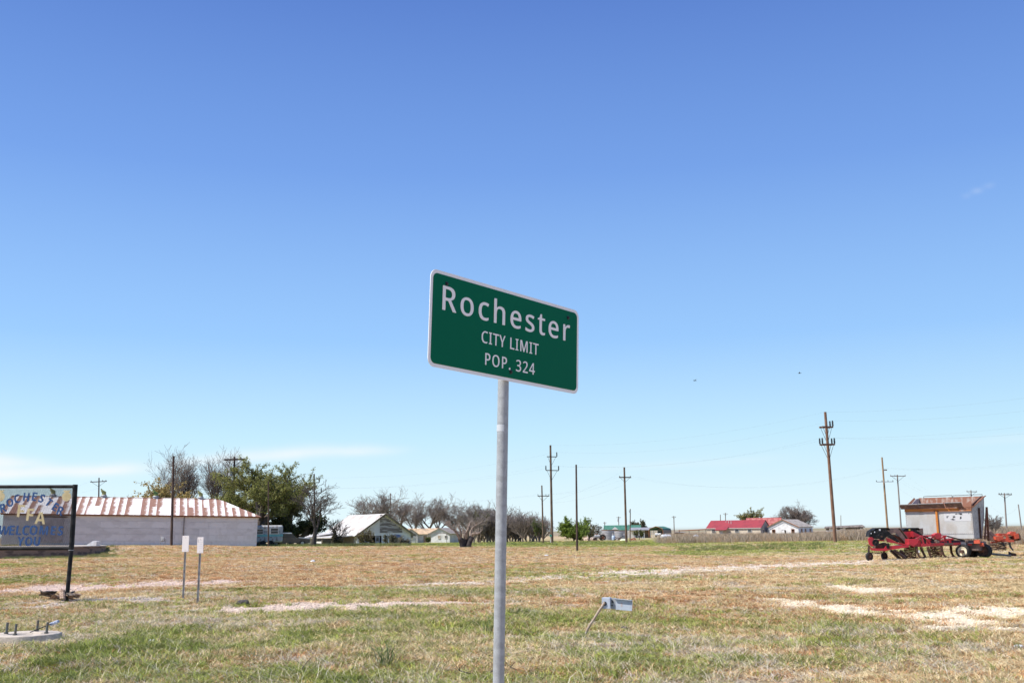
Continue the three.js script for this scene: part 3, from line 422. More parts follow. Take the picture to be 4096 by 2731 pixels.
  const eL = deckAt(L + 0.3, 0).add(V(0, -0.03, 0)), eB = V(L + 0.3, eL.y, -DP - 0.25), rR = V(L - hip, H + RI - 0.01, -6), rL = V(-0.2, H + RI - 0.01, -6), bL = V(-0.2, eL.y, -DP - 0.25), fL = V(-0.2, eL.y, eL.z);
  mesh('roof_slope', quadSlab(eL, eB, rR, rR.clone().add(V(0, -0.005, 0.01)), 0.04), M.tinWhite, s).userData.label = 'hipped end slope'; mesh('roof_slope', quadSlab(eB, bL, rL, rR, 0.04), M.tinWhite, s).userData.label = 'far slope';
  mesh('roof_deck', quadSlab(fL.clone().add(V(0, -0.03, 0)), eL.clone().add(V(0, -0.03, 0)), rR.clone().add(V(0, -0.03, 0)), rL.clone().add(V(0, -0.03, 0)), 0.04), M.rustTrim, s);
  mesh('ridge_cap', [beam(rL.clone().add(V(0, 0.05, 0)), rR.clone().add(V(0, 0.05, 0)), 0.03, 0.3)], M.rustTrim, s); mesh('eave_trim', [bx(L + 0.5, 0.05, 0.03, L / 2, H - 0.03, 0.26)], M.rustTrim, s);
  mesh('drain_pipe', [bx(0.09, H - 0.1, 0.08, 15.6, H / 2, 0.06)], M.greyTrim, s);
  const dr = mesh('sliding_door', bx(2.0, 2.2, 0.06, 4.1, 1.6, 0.05), worn([0.42, 0.38, 0.38], [0.5, 0.47, 0.47], { m: 2 }), s); mesh('door_rail', bx(2.5, 0.09, 0.08, 4.1, 2.75, 0.07), M.rustDark, dr);
  // ventilators along the ridge, hooded and turned
  const green = worn([0.20, 0.22, 0.07], [0.34, 0.32, 0.14], { m: 0.5, rough: 0.7 });
  for (const [px, label] of [[118, 'roof ventilator seen through the welcome sign'], [237, 'roof ventilator with hood turned up beside the far pole'], [357, 'squat roof ventilator with dark green cap'], [460, 'roof ventilator close to the hip end']]) {
    const D0 = 101.2 + (px - 118) * 0.0172, p = at(px, 1141, D0), local = s.worldToLocal((s.updateMatrixWorld(true), p)); 
    const vt = mesh('ventilator', [new THREE.CylinderGeometry(0.34, 0.42, 0.22, 16).translate(0, 0.08, 0), new THREE.CylinderGeometry(0.46, 0.46, 0.06, 16).translate(0, 0.2, 0), new THREE.SphereGeometry(0.4, 14, 8, 0, 6.3, 0, 1.6).scale(1, 0.55, 1).translate(0, 0.22, 0)], M.galvDull, s); vt.position.set(local.x, H + RI + 0.02, -6); vt.userData.label = label; vt.scale.setScalar(0.72);
    mesh('hood', [new THREE.CylinderGeometry(0.27, 0.30, 0.36, 14).translate(0, 0.5, 0), rbx(0.66, 0.36, 0.5, 0.1).rotateZ(-0.5).translate(-0.08, 0.78, 0), rbx(0.36, 0.2, 0.42, 0.06).rotateZ(-0.9).translate(-0.32, 1.02, 0)], px === 357 ? worn([0.07, 0.16, 0.06], [0.22, 0.24, 0.05], { m: 0.5 }) : green, vt);
  }
  const gm = gAt(374, 95.8), g = thing('gas_meter', 'small grey gas meter against the white warehouse wall', 'meter', gm);
  mesh('meter_body', rbx(0.3, 0.35, 0.2, 0.06, 0, 0.55, 0), M.galvDull, g); mesh('riser', [rod(V(-0.22, 0, 0), V(-0.22, 0.75, 0), 0.03), rod(V(-0.22, 0.75, 0), V(0, 0.75, 0), 0.03), rod(V(0.22, 0, 0), V(0.22, 0.6, 0), 0.03)], M.galvDull, g);
}

// ------------------------------------------------------------------ houses: a wall box, gables, two roof slopes; +z is the front
function win(parent, x, y, z, w, h, ry = 0, frame = M.trim, pane = M.glass) {
  const f = 0.07, o = mesh('window', [bx(w + 2 * f, f, 0.08, 0, h / 2 + f / 2, 0), bx(w + 2 * f, f, 0.1, 0, -h / 2 - f / 2, 0), bx(f, h, 0.08, -w / 2 - f / 2, 0, 0), bx(f, h, 0.08, w / 2 + f / 2, 0, 0), bx(w, 0.04, 0.06, 0, 0, 0)], frame, parent);
  o.position.set(x, y, z); o.rotation.y = ry; if (pane) mesh('pane', bx(w, h, 0.02, 0, 0, -0.01), pane, o); return o;
}
function house(name, label, p, turn, { w, d, h, rise, ridge = 'x', wall, roof, over = 0.35, gable, open }) {
  const s = thing(name, label, 'house', p, turn), r0 = h - 0.02;
  if (open) { // walls with real openings and rooms behind them
    const t = 0.14, sheet = (len, holes) => { const q = new THREE.Shape([[-len / 2, -0.3], [len / 2, -0.3], [len / 2, h], [-len / 2, h]].map((p) => new THREE.Vector2(...p))); for (const [x, y, a, b] of holes || []) q.holes.push(new THREE.Path([[x - a / 2, y - b / 2], [x - a / 2, y + b / 2], [x + a / 2, y + b / 2], [x + a / 2, y - b / 2]].map((p) => new THREE.Vector2(...p)))); return new THREE.ExtrudeGeometry(q, { depth: t, bevelEnabled: false }); };
    mesh('wall', [sheet(w, open.front).translate(0, 0, d / 2 - t), sheet(w).translate(0, 0, -d / 2), sheet(d - 2 * t - 0.004, open.right).rotateY(Math.PI / 2).translate(w / 2 - t, 0, 0), sheet(d - 2 * t - 0.004, open.left).rotateY(Math.PI / 2).translate(-w / 2, 0, 0)], wall, s);
    mesh('partition', bx(w - 0.4, h - 0.05, 0.1, 0, h / 2 - 0.05, 0), M.taupe, s); mesh('ceiling', bx(w - 0.3, 0.05, d - 0.3, 0, h - 0.06, 0), M.taupe, s); mesh('floor', bx(w - 0.3, 0.06, d - 0.3, 0, 0.1, 0), M.bareWood, s);
  } else mesh('wall', [bx(w, h + 0.4, d, 0, h / 2 - 0.2, 0)], wall, s);
  const run = (ridge === 'x' ? d : w) / 2, k = rise / run;
  for (const sg of [-1, 1]) {
    let g = prism([[-run, h], [run, h], [0, h + rise - 0.05]], 0, 0.14); if (ridge === 'x') { g.rotateY(Math.PI / 2); g.translate(sg > 0 ? w / 2 - 0.14 : -w / 2, 0, 0); } else g.translate(0, 0, sg > 0 ? d / 2 - 0.14 : -d / 2);
    mesh('gable', g, gable || wall, s);
  }
  const yo = h - over * k + 0.03, yr = h + rise + 0.03, slopes = [];
  for (const sg of [-1, 1]) {
    let q;
    if (ridge === 'x') { const X = w / 2 + over, Z = d / 2 + over; q = sg > 0 ? [V(-X, yo, Z), V(X, yo, Z), V(X, yr, 0.004), V(-X, yr, 0.004)] : [V(X, yo, -Z), V(-X, yo, -Z), V(-X, yr, -0.004), V(X, yr, -0.004)]; }
    else { const X = w / 2 + over, Z = d / 2 + over; q = sg > 0 ? [V(X, yo, Z), V(X, yo, -Z), V(0.004, yr, -Z), V(0.004, yr, Z)] : [V(-X, yo, -Z), V(-X, yo, Z), V(-0.004, yr, Z), V(-0.004, yr, -Z)]; }
    slopes.push(mesh('roof', quadSlab(...q, 0.09), roof, s));
  }
  return Object.assign(s, { slopes });
}
// the old white farmhouse with the steep tin roof
{
  const c = at(943, 1256, 134); c.y = groundY(c.x, c.z) - 0.1; const turn = 0.60, W = 7.5, L = 9.6, H = 1.78, RI = 2.4;
  const mid = V(c.x, c.y, c.z).add(V(-W / 2, 0, -L / 2).applyAxisAngle(V(0, 1, 0), turn));
  const s = house('farmhouse', 'old white farmhouse with steep pale tin roof and weathered gable', mid, turn, { w: W, d: L, h: H, rise: RI, ridge: 'z', wall: M.whiteWall, roof: M.tinWhite, over: 0.45, gable: M.whitePaint, open: { front: [[-1.2, 0.78, 1.7, 1.5], [1.55, 0.98, 0.8, 0.75]] } });
  const R = rng(77), kx = RI / (W / 2);
  for (let i = 0; i < 13; i++) { const y = H + 0.1 + i * 0.17, x0 = -0.6, xr = W / 2 - (y + 0.17 - H) / kx - 0.35, x1 = Math.min(2.5, xr); if (x1 > x0 + 0.2) mesh('plank', bx(x1 - x0, 0.155, 0.04, (x0 + x1) / 2, y + 0.08, L / 2 + 0.03 + R() * 0.012), M.bareWood, s); }
  mesh('barge_board', [-1, 1].map((g) => beam(V(g * (W / 2 + 0.42), H - 0.32, L / 2 + 0.47), V(0, H + RI - 0.02, L / 2 + 0.47), 0.2, 0.05)), worn([0.16, 0.12, 0.08], [0.3, 0.24, 0.17], { m: 1 }), s);
  const dr = mesh('door', bx(0.6, 1.45, 0.08, -0.9, 0.74, L / 2 - 0.06), worn([0.3, 0.3, 0.34], [0.42, 0.42, 0.45], { m: 1 }), s); mesh('door_pane', bx(0.36, 0.5, 0.02, -0.9, 1.1, L / 2 - 0.015), M.glass, dr);
  win(s, 1.55, 0.98, L / 2 + 0.05, 0.8, 0.75); mesh('awning', quadSlab(V(0.95, 1.3, L / 2 + 0.5), V(2.25, 1.3, L / 2 + 0.5), V(2.2, 1.62, L / 2 + 0.02), V(1.0, 1.62, L / 2 + 0.02), 0.04), M.awning, s);
  mesh('skirting', bx(W + 0.04, 0.45, 0.05, 0, 0.1, L / 2 + 0.03), worn([0.3, 0.27, 0.25], [0.2, 0.18, 0.17], { m: 1 }), s);
  // porch on the sunny side and a lean-to behind
  const pz = L / 2 - 0.3; mesh('porch_roof', quadSlab(V(-W / 2 - 3.2, 1.38, -1.5), V(-W / 2 - 3.2, 1.38, pz), V(-W / 2 - 0.3, 1.62, pz), V(-W / 2 - 0.3, 1.62, -1.5), 0.1), M.tinWhite, s);
  for (const z of [pz - 0.2, 1.4, -1.3]) mesh('porch_post', bx(0.12, 1.4, 0.12, -W / 2 - 3.0, 0.7, z), M.greyTrim, s);
  mesh('porch_wall', [bx(0.12, 1.5, 4.4, -W / 2 - 0.08, 0.75, 1.9)], M.taupe, s); mesh('porch_wall', bx(0.12, 0.9, 2.4, -W / 2 - 2.9, 0.45, -0.2), M.whiteWall, s).userData.label = 'low white porch wall';
  mesh('lean_to', bx(3.2, 1.4, 3.6, -W / 2 - 1.6, 0.65, -3.6), M.whiteWall, s); mesh('lean_to_roof', quadSlab(V(-W / 2 - 3.9, 1.4, -5.8), V(-W / 2 - 3.9, 1.4, -1.52), V(-W / 2 + 0.2, 1.98, -1.52), V(-W / 2 + 0.2, 1.98, -5.8), 0.1), M.tinWhite, s);
  for (const z of [-4.4, -3.0]) win(s, -W / 2 - 3.24, 0.95, z, 0.6, 0.6, -Math.PI / 2, M.greyTrim);
}
// two small houses beyond the lawn
{
  let c = gAt(961, 200); let s = house('cottage', 'small pale cottage with tan roof and front gable', c.clone().add(V(0.2, -0.1, -2)), 0.08, { w: 5.8, d: 5, h: 1.75, rise: 0.95, ridge: 'x', wall: M.whitePaint, roof: M.tanRoof });
  mesh('front_gable', [bx(2.4, 1.75, 1.2, -1.7, 0.87, 3.0), prism([[-2.9, 1.75], [-0.5, 1.75], [-1.7, 2.55]], 3.45, 3.6)], M.whitePaint, s); for (const sg of [-1, 1]) mesh('gable_roof', quadSlab(...(sg > 0 ? [V(-0.3, 1.68, 3.8), V(-0.3, 1.68, 0.6), V(-1.7, 2.68, 0.6), V(-1.7, 2.68, 3.8)] : [V(-3.1, 1.68, 0.6), V(-3.1, 1.68, 3.8), V(-1.7, 2.68, 3.8), V(-1.7, 2.68, 0.6)]), 0.07), M.tanRoof, s);
  win(s, -1.7, 1.15, 3.64, 0.75, 0.42); win(s, 1.9, 1.05, 2.54, 0.3, 0.35); mesh('door', bx(0.6, 1.35, 0.06, 0.9, 0.66, 2.54), M.door, s);
  c = gAt(1021, 198); s = house('cottage', 'small white cottage with open front porch beside the pollarded tree', c.clone().add(V(0, -0.1, -2)), -0.28, { w: 3.9, d: 6, h: 1.8, rise: 0.95, ridge: 'z', wall: M.whiteWall, roof: M.greyRoof, over: 0.3 });
  win(s, -0.1, 1.1, 3.04, 0.42, 0.5, 0, M.trim, plain(0.55, 0.42, 0.3, 0.8)); win(s, 1.2, 1.1, 3.04, 0.35, 0.4); for (const x of [-1.75, -1.4, 1.75]) mesh('porch_post', bx(0.09, 1.75, 0.09, x, 0.85, 4.1), M.greyTrim, s); mesh('porch_beam', bx(3.8, 0.12, 0.12, 0, 1.75, 4.1), M.greyTrim, s);
}
// trailer by the end of the warehouse, and a parked car under the tree
{
  const c = gAt(612, 109), s = thing('travel_trailer', 'old white and aqua travel trailer behind the end of the warehouse', 'trailer', c, 0.25);
  mesh('body', rbx(3.0, 1.75, 2.0, 0.2, 0.1, 1.25, 0), worn([0.46, 0.47, 0.47], [0.26, 0.24, 0.22], { m: 1.2, fx: 6, fy: 8, soft: 0.05 }), s); mesh('stripe', bx(3.02, 0.22, 2.02, 0.1, 1.1, 0), plain(0.2, 0.5, 0.5, 0.6), s);  // tree shade is put into the darker body colour, beneath the random patches
  win(s, 0.75, 1.55, 1.02, 0.7, 0.5); win(s, -0.7, 1.5, 1.02, 0.6, 0.45); for (const x of [-0.35, 0.4]) mesh('wheel', new THREE.CylinderGeometry(0.3, 0.3, 0.18, 18).rotateX(Math.PI / 2).translate(x, 0.3, 0.95), M.rubber, s); mesh('hitch', beam(V(1.6, 0.45, 0), V(2.5, 0.4, 0), 0.08), M.darkSteel, s);
  const p = gAt(664, 110), k = thing('parked_car', 'white topped old car parked in the shade of the green tree', 'car', p.add(V(0, 0.0, 0)), 0.2);
  mesh('body', prism([[-2.1, 0.35], [2.1, 0.35], [2.15, 0.75], [1.0, 0.88], [-2.1, 0.88]], -0.8, 0.8), M.carDark, k); mesh('cabin', prism([[-1.5, 0.88], [0.75, 0.88], [0.3, 1.32], [-1.25, 1.34]], -0.7, 0.7), M.glass, k); mesh('roof', prism([[-1.28, 1.33], [0.32, 1.31], [0.2, 1.42], [-1.15, 1.43]], -0.72, 0.72), M.carWhite, k);
  mesh('hood', prism([[0.95, 0.88], [2.12, 0.75], [2.1, 0.83], [1.0, 0.94]], -0.76, 0.76), M.carWhite, k);
  for (const [x, z] of [[-1.3, 0.75], [1.35, 0.75], [-1.3, -0.75], [1.35, -0.75]]) { const w = mesh('wheel', new THREE.CylinderGeometry(0.32, 0.32, 0.2, 20).rotateX(Math.PI / 2).translate(x, 0.32, z), M.rubber, k); mesh('rim', new THREE.CylinderGeometry(0.17, 0.17, 0.22, 14).rotateX(Math.PI / 2).translate(x, 0.32, z), M.galvDull, w); }
}
// the red roofed house, its rear wing and the carport
{
  const c = gAt(1690, 205), s = house('red_roof_house', 'low cream and brick house with dark red metal roof and carport', c.clone().add(V(1.0, -0.2, -2)), -0.50, { w: 10.6, d: 6.6, h: 2.1, rise: 1.45, ridge: 'x', wall: M.cream, roof: M.redRoof, gable: M.taupe, over: 0.16 });
  mesh('brick_base', bx(10.64, 0.9, 6.64, 0, 0.2, 0), M.brick, s); mesh('side_wall', bx(0.06, 1.25, 6.56, 5.34, 1.47, 0), M.taupe, s); for (const x of [-3.9, 0.7, 3.2]) win(s, x, 1.5, 3.34, 0.7, 0.45); for (const z of [1.8, -1.4]) win(s, 5.4, 1.35, z, 0.7, 0.7, Math.PI / 2);
  mesh('porch_roof', quadSlab(V(-3.2, 1.75, 5.0), V(-0.9, 1.75, 5.0), V(-0.9, 2.35, 3.2), V(-3.2, 2.35, 3.2), 0.08), M.redRoof, s); mesh('door', bx(0.8, 1.7, 0.06, -2.4, 0.9, 3.36), M.whiteWall, s);  mesh('fascia', bx(10.9, 0.1, 0.04, 0, 2.02, 3.5), M.trim, s);
  mesh('carport_roof', quadSlab(V(-11.2, 1.75, 3.2), V(-4.9, 2.02, 3.2), V(-4.9, 2.02, -1.6), V(-11.2, 1.75, -1.6), 0.12), M.rustTrim, s); for (const x of [-11, -9, -7, -5.6]) mesh('carport_post', bx(0.1, 2.0, 0.1, x, 0.9, 3.0), M.greyTrim, s);
  for (const [x, z] of [[-1.5, 1.2], [-0.9, 1.6], [-2.1, 0.9]]) mesh('vent_pipe', rod(V(x, 2.7, z), V(x, 3.45, z), 0.06), M.trim, s);
  const w = house('rear_wing_house', 'salmon roofed house standing behind the red roofed one', gAt(1762, 214).add(V(0, -0.2, -2)), -0.30, { w: 6.2, d: 6.6, h: 2.3, rise: 1.75, ridge: 'x', wall: M.taupe, roof: M.salmonRoof, over: 0.4 }); win(w, 2.6, 1.4, 3.34, 0.5, 0.7);
}
{ // the empty white house
  const s = house('abandoned_house', 'empty white house with broken grey shingle roof and open windows', gAt(1828, 203).add(V(-0.4, -0.15, -2)), -0.62, { w: 6.0, d: 7.6, h: 2.15, rise: 1.35, ridge: 'z', wall: M.whiteWall, roof: worn([0.42, 0.37, 0.32], [0.14, 0.1, 0.08], { m: 3, fx: 9, fy: 14, thr: 0.66, soft: 0.03, grain: 0.2 }), over: 0.2, open: { front: [[-1.9, 1.2, 0.5, 0.75], [1.9, 1.2, 0.45, 0.85], [0.1, 0.8, 0.9, 1.4]], right: [[-2.2, 1.2, 0.45, 0.85], [-0.2, 1.2, 0.45, 0.85], [2.4, 1.2, 0.45, 0.85]] } });
  win(s, -1.9, 1.2, 3.84, 0.5, 0.75, 0, M.rustTrim, null); win(s, 1.9, 1.2, 3.84, 0.45, 0.85, 0, M.rustTrim, null); mesh('leaning_door', bx(0.8, 1.4, 0.05, 0.0, 0.72, 3.9, 0, 0, 0.25), M.whiteWall, s);
  for (const z of [2.2, 0.2, -2.4]) win(s, 3.04, 1.2, z, 0.45, 0.85, Math.PI / 2, M.rustTrim, null); mesh('fascia', [beam(V(-3.3, 2.0, 4.14), V(0, 3.5, 4.14), 0.12, 0.03), beam(V(3.3, 2.0, 4.14), V(0, 3.5, 4.14), 0.12, 0.03)], M.rustTrim, s);
  const c = gAt(1941, 262), r = thing('ruined_shed', 'collapsed white board shed with sagging dark roof among dry weeds', 'shed', c.add(V(0, 0.2, 0)), -0.22), R = rng(12);
  mesh('back_wall', bx(8.6, 1.5, 0.1, 0, 0.75, -2.2), M.bareWood, r); for (let i = 0; i < 13; i++) { const h = 0.6 + R() * 0.9; if (i === 7 || i === 8) continue; mesh('plank', bx(0.62, h, 0.06, -4.0 + i * 0.66, h / 2 + R() * 0.1, 0, 0, 0, (R() - 0.5) * 0.06), M.whiteWall, r); }
  mesh('end_wall', bx(0.1, 1.6, 2.4, 4.4, 0.8, -1.1), M.greyTrim, r); mesh('roof', [quadSlab(V(-4.6, 1.42, 0.5), V(4.9, 1.62, 0.5), V(4.4, 2.1, -1.2), V(-4.4, 1.8, -1.2), 0.14), quadSlab(V(4.9, 1.6, -2.8), V(-4.6, 1.5, -2.8), V(-4.4, 1.8, -1.2), V(4.4, 2.1, -1.2), 0.14)], worn([0.12, 0.095, 0.085], [0.3, 0.26, 0.22], { m: 2.5, fx: 10, fy: 10, soft: 0.05 }), r);
}
// farm buildings in the middle distance
{
  let s = house('white_outbuilding', 'long plain white outbuilding behind the speckled bare tree', gAt(1372, 236).add(V(-0.3, 0.25, -1)), 0, { w: 3.6, d: 3, h: 1.35, rise: 0.15, ridge: 'x', wall: M.whiteWall, roof: M.metalRoof, over: 0.1 });
  s = house('green_roof_house', 'ranch house with wide green roof behind the steel tanks', gAt(1432, 262).add(V(0, -0.1, -2)), -0.1, { w: 8.0, d: 5.5, h: 2.2, rise: 1.0, ridge: 'x', wall: M.taupe, roof: M.greenRoof, over: 0.6 });
  mesh('front_gable', prism([[-2.6, 2.2], [-1.0, 2.2], [-1.8, 2.8]], 2.9, 3.3), M.whiteWall, s); mesh('porch_beam', bx(3.0, 0.14, 0.1, -1.8, 1.9, 3.3), M.rustTrim, s);
  const b = thing('open_shed', 'white shed with grey metal roof joined to the green carport', 'shed', gAt(1472, 252).add(V(0, -0.1, 0)), 0.05); mesh('wall', bx(4.1, 1.9, 0.12, -1.0, 0.95, -0.6), M.whiteWall, b); mesh('recess', bx(1.5, 1.9, 0.1, 1.85, 0.95, -0.9), worn([0.25, 0.18, 0.12], [0.16, 0.11, 0.08], { m: 1 }), b); mesh('roof', quadSlab(V(-3.0, 1.95, 1.2), V(3.0, 1.95, 1.2), V(3.4, 2.55, -3.5), V(-1.8, 2.55, -3.5), 0.1), M.metalRoof, b); for (const x of [-2.8, -0.6, 2.9]) mesh('post', bx(0.1, 1.95, 0.1, x, 0.97, 1.0), M.trim, b);
  const cp = thing('carport', 'green steel carport with rounded roof and open front', 'carport', gAt(1516, 246).add(V(0, 0.15, 0)), -0.55), arch = [[-1.75, 0], [-1.75, 1.55], [-1.55, 1.95], [0, 2.45], [1.55, 1.95], [1.75, 1.55], [1.75, 0]];
  mesh('roof', arch.slice(1, -2).map((p, i) => quadSlab(V(p[0], p[1], 2.2), V(arch[i + 2][0], arch[i + 2][1], 2.2), V(arch[i + 2][0], arch[i + 2][1], -2.6), V(p[0], p[1], -2.6), 0.05)), M.greenRoof, cp); mesh('rear_wall', prism(arch, -2.6, -2.54), M.metalRoof, cp); mesh('side_wall', bx(0.06, 1.6, 4.8, 1.75, 0.8, -0.2), M.greyTrim, cp);
  mesh('front_hoop', arch.slice(0, -1).map((p, i) => beam(V(p[0], p[1], 2.22), V(arch[i + 1][0], arch[i + 1][1], 2.22), 0.09, 0.06)), M.rustTrim, cp); for (const z of [1.4, 0.2, -1.0, -2.2]) mesh('post', bx(0.07, 1.6, 0.07, -1.74, 0.8, z), M.trim, cp);
  const pk = thing('pickup_truck', 'silver pickup truck parked inside the green carport', 'pickup', gAt(1518, 246).add(V(0, 0.15, 0)), -0.55); mesh('body', rbx(1.6, 0.5, 3.8, 0.12, 0.1, 0.6, 0), plain(0.4, 0.42, 0.46, 0.3, 0.3), pk); mesh('cabin', rbx(1.4, 0.5, 1.5, 0.15, 0.1, 1.05, -0.2), M.glass, pk); for (const z of [1.2, -1.2]) for (const x of [-0.65, 0.85]) mesh('wheel', new THREE.CylinderGeometry(0.3, 0.3, 0.2, 14).rotateZ(Math.PI / 2).translate(x, 0.3, z), M.rubber, pk);
  const sh = thing('field_shelter', 'tiny dark field shelter at the end of the dirt yard', 'shed', gAt(1562, 300).add(V(0, -0.2, 0))); mesh('wall', bx(2.4, 1.3, 0.1, 0, 0.65, -0.8), M.woodGrey, sh); mesh('roof', bx(3.4, 0.1, 2, 0, 1.4, 0, 0.1, 0, -0.06), M.greyRoof, sh); for (const x of [-1.1, 1.1]) mesh('post', bx(0.1, 1.3, 0.1, x, 0.65, 0.7), M.greyTrim, sh);
  for (const [px, D, r, h, label] of [[1397, 192, 1.12, 1.78, 'round steel tank with rusty rim and arched opening'], [1424, 198, 1.02, 1.7, 'round steel tank with banded sides, rear one of the pair']]) {
    const t = thing('steel_tank', label, 'tank', gAt(px, D)); const gap = 0.42 / r, ring = (y0, y1, a0, a1) => [r, r * 0.985].map((q) => new THREE.CylinderGeometry(q, q, y1 - y0, 40, 1, true, a0, a1).translate(0, (y0 + y1) / 2, 0)); mesh('shell', [...ring(0, 0.8, 0, 6.2832), ...ring(0.8, 1.05, 0.75 + gap / 2, 6.2832 - gap), ...ring(1.05, 1.2, 0.75 + gap / 3, 6.2832 - gap * 0.67), ...ring(1.2, h, 0, 6.2832)], M.tank, t); for (let i = 1; i < 4; i++) mesh('band', new THREE.TorusGeometry(r + 0.01, 0.02, 6, 40).rotateX(Math.PI / 2).translate(0, h * i / 4, 0), M.galvDull, t);
    mesh('rim', new THREE.TorusGeometry(r, 0.05, 8, 40).rotateX(Math.PI / 2).translate(0, h, 0), M.rust, t); 
  }
  const tr = thing('tractor', 'old grey tractor with black rear tyres by the steel tanks', 'tractor', gAt(1376, 188), 0.12); mesh('hood', rbx(1.0, 0.42, 0.45, 0.1, -0.35, 0.75, 0), M.tractorGrey, tr); mesh('chassis', bx(1.7, 0.2, 0.3, 0, 0.5, 0), M.rust, tr); mesh('seat', rbx(0.35, 0.12, 0.4, 0.05, 0.5, 0.95, 0), M.black, tr); mesh('fender', [bx(0.7, 0.06, 0.2, 0.6, 1.08, 0.5), bx(0.7, 0.06, 0.2, 0.6, 1.08, -0.5)], M.rust, tr); mesh('steering_wheel', new THREE.TorusGeometry(0.17, 0.02, 6, 18).rotateY(1.2).translate(0.2, 1.12, 0), M.black, tr);
  for (const [x, z, r] of [[0.62, 0.55, 0.52], [0.62, -0.55, 0.52], [-0.75, 0.45, 0.26], [-0.75, -0.45, 0.26]]) { const w = mesh('wheel', [new THREE.TorusGeometry(r - 0.09, 0.1, 10, 26).translate(x, r, z)], M.rubber, tr); mesh('rim', new THREE.CylinderGeometry(r * 0.55, r * 0.55, 0.08, 16).rotateX(Math.PI / 2).translate(x, r, z), M.rust, w); }
  const bar = thing('plastic_barrel', 'pale blue plastic barrel standing before the tanks', 'barrel', gAt(1409, 183)); mesh('drum', new THREE.LatheGeometry([[0, 0], [0.26, 0], [0.29, 0.1], [0.29, 0.4], [0.3, 0.45], [0.29, 0.5], [0.27, 0.8], [0, 0.82]].map((p) => new THREE.Vector2(...p)), 20), M.blueBarrel, bar); mesh('lid', new THREE.CylinderGeometry(0.2, 0.2, 0.05, 16).translate(0, 0.84, 0), M.trim, bar);
  const jk = thing('scrap_machinery', 'heap of dark scrap machine parts between barrel and pole', 'scrap', gAt(1421, 180)), R = rng(3); for (let i = 0; i < 12; i++) mesh('scrap_bar', beam(V((R() - 0.5) * 1.6, R() * 0.7, (R() - 0.5)), V((R() - 0.5) * 1.6, R() * 0.8, (R() - 0.5)), 0.09, 0.09), [M.rustDark, M.black, M.galvDull, M.rust][i % 4], jk);
  const yb = thing('pale_tarp', 'pale yellow tarp bundle lying beside the scrap heap', 'tarp', gAt(1432, 178)), tg = new THREE.IcosahedronGeometry(0.5, 3), ta = tg.attributes.position; for (let i = 0; i < ta.count; i++) { const n = 0.75 + 0.5 * vnoise(ta.getX(i) * 3 + 9, ta.getZ(i) * 3 + ta.getY(i) * 2, 8); ta.setXYZ(i, ta.getX(i) * n * 1.1, Math.max(-0.05, ta.getY(i) * n * 0.55), ta.getZ(i) * n); } tg.computeVertexNormals(); mesh('tarp', tg, plain(0.66, 0.7, 0.5, 0.8), yb);
  const ri = thing('red_implement', 'small red farm implement lying beside the green shrub', 'implement', gAt(1453, 178)); mesh('frame', [beam(V(-0.6, 0.15, 0), V(0.6, 0.2, 0), 0.1), beam(V(-0.4, 0.15, 0.3), V(0.3, 0.5, 0), 0.09), beam(V(0.3, 0.5, 0), V(0.5, 0.1, -0.3), 0.09)], M.red, ri); for (let i = 0; i < 4; i++) mesh('tine', rod(V(-0.5 + i * 0.3, 0.15, 0), V(-0.45 + i * 0.3, -0.02, 0.2), 0.03), M.rustDark, ri);
  for (const [px, D, turn, label] of [[1530, 150, 0.25, 'white propane tank half hidden in the dry weeds by the yard'], [1599, 150, 0.5, 'small white tank in the weeds before the red roofed house']]) { const t = thing('propane_tank', label, 'tank', gAt(px, D), turn), k = px > 1550 ? 0.55 : 1; mesh('vessel', new THREE.CapsuleGeometry(0.36 * k, 0.95 * k, 8, 20).rotateZ(Math.PI / 2).translate(0, 0.72, 0), M.carWhite, t); mesh('valve_dome', new THREE.SphereGeometry(0.12, 12, 8).translate(0, 0.72 + 0.36 * k, 0), M.galvDull, t); for (const x of [-0.4, 0.4]) mesh('saddle', bx(0.1, 0.5, 0.4, x * k, 0.22, 0), M.galvDull, t); }
  const mb = thing('mailbox', 'green mailbox on a white post beside the transmission pole', 'mailbox', gAt(1265, 149)); mesh('post', bx(0.09, 0.95, 0.09, -0.03, 0.45, 0), M.whiteWall, mb); const bo = mesh('box', prism([[-0.16, 0], [0.16, 0], [0.16, 0.18], [0.1, 0.26], [0, 0.29], [-0.1, 0.26], [-0.16, 0.18]], -0.28, 0.28), M.mailGreen, mb); bo.position.y = 0.92; mesh('flag', bx(0.02, 0.12, 0.1, 0.17, 0.2, 0.05), M.red, bo);
  // pipe fence of the yard
  for (let i = 0; i < 7; i++) { const p = gAt(1318 + i * 8, 205), q = gAt(1326 + i * 8, 205), f = thing('pipe_fence', 'rusty pipe fence panel running behind the dirt heap', 'fence', p, 0, 'pipe fence panels behind the dirt heap'), e = q.sub(p); mesh('post', rod(V(0, -0.1, 0), V(0, 1.15, 0), 0.05), M.rust, f); mesh('rail', rod(V(0, 1.1, 0), V(e.x, e.y + 1.1, e.z), 0.04), M.rust, f); mesh('rail', rod(V(0, 0.6, 0), V(e.x, e.y + 0.6, e.z), 0.03), M.rust, f); }
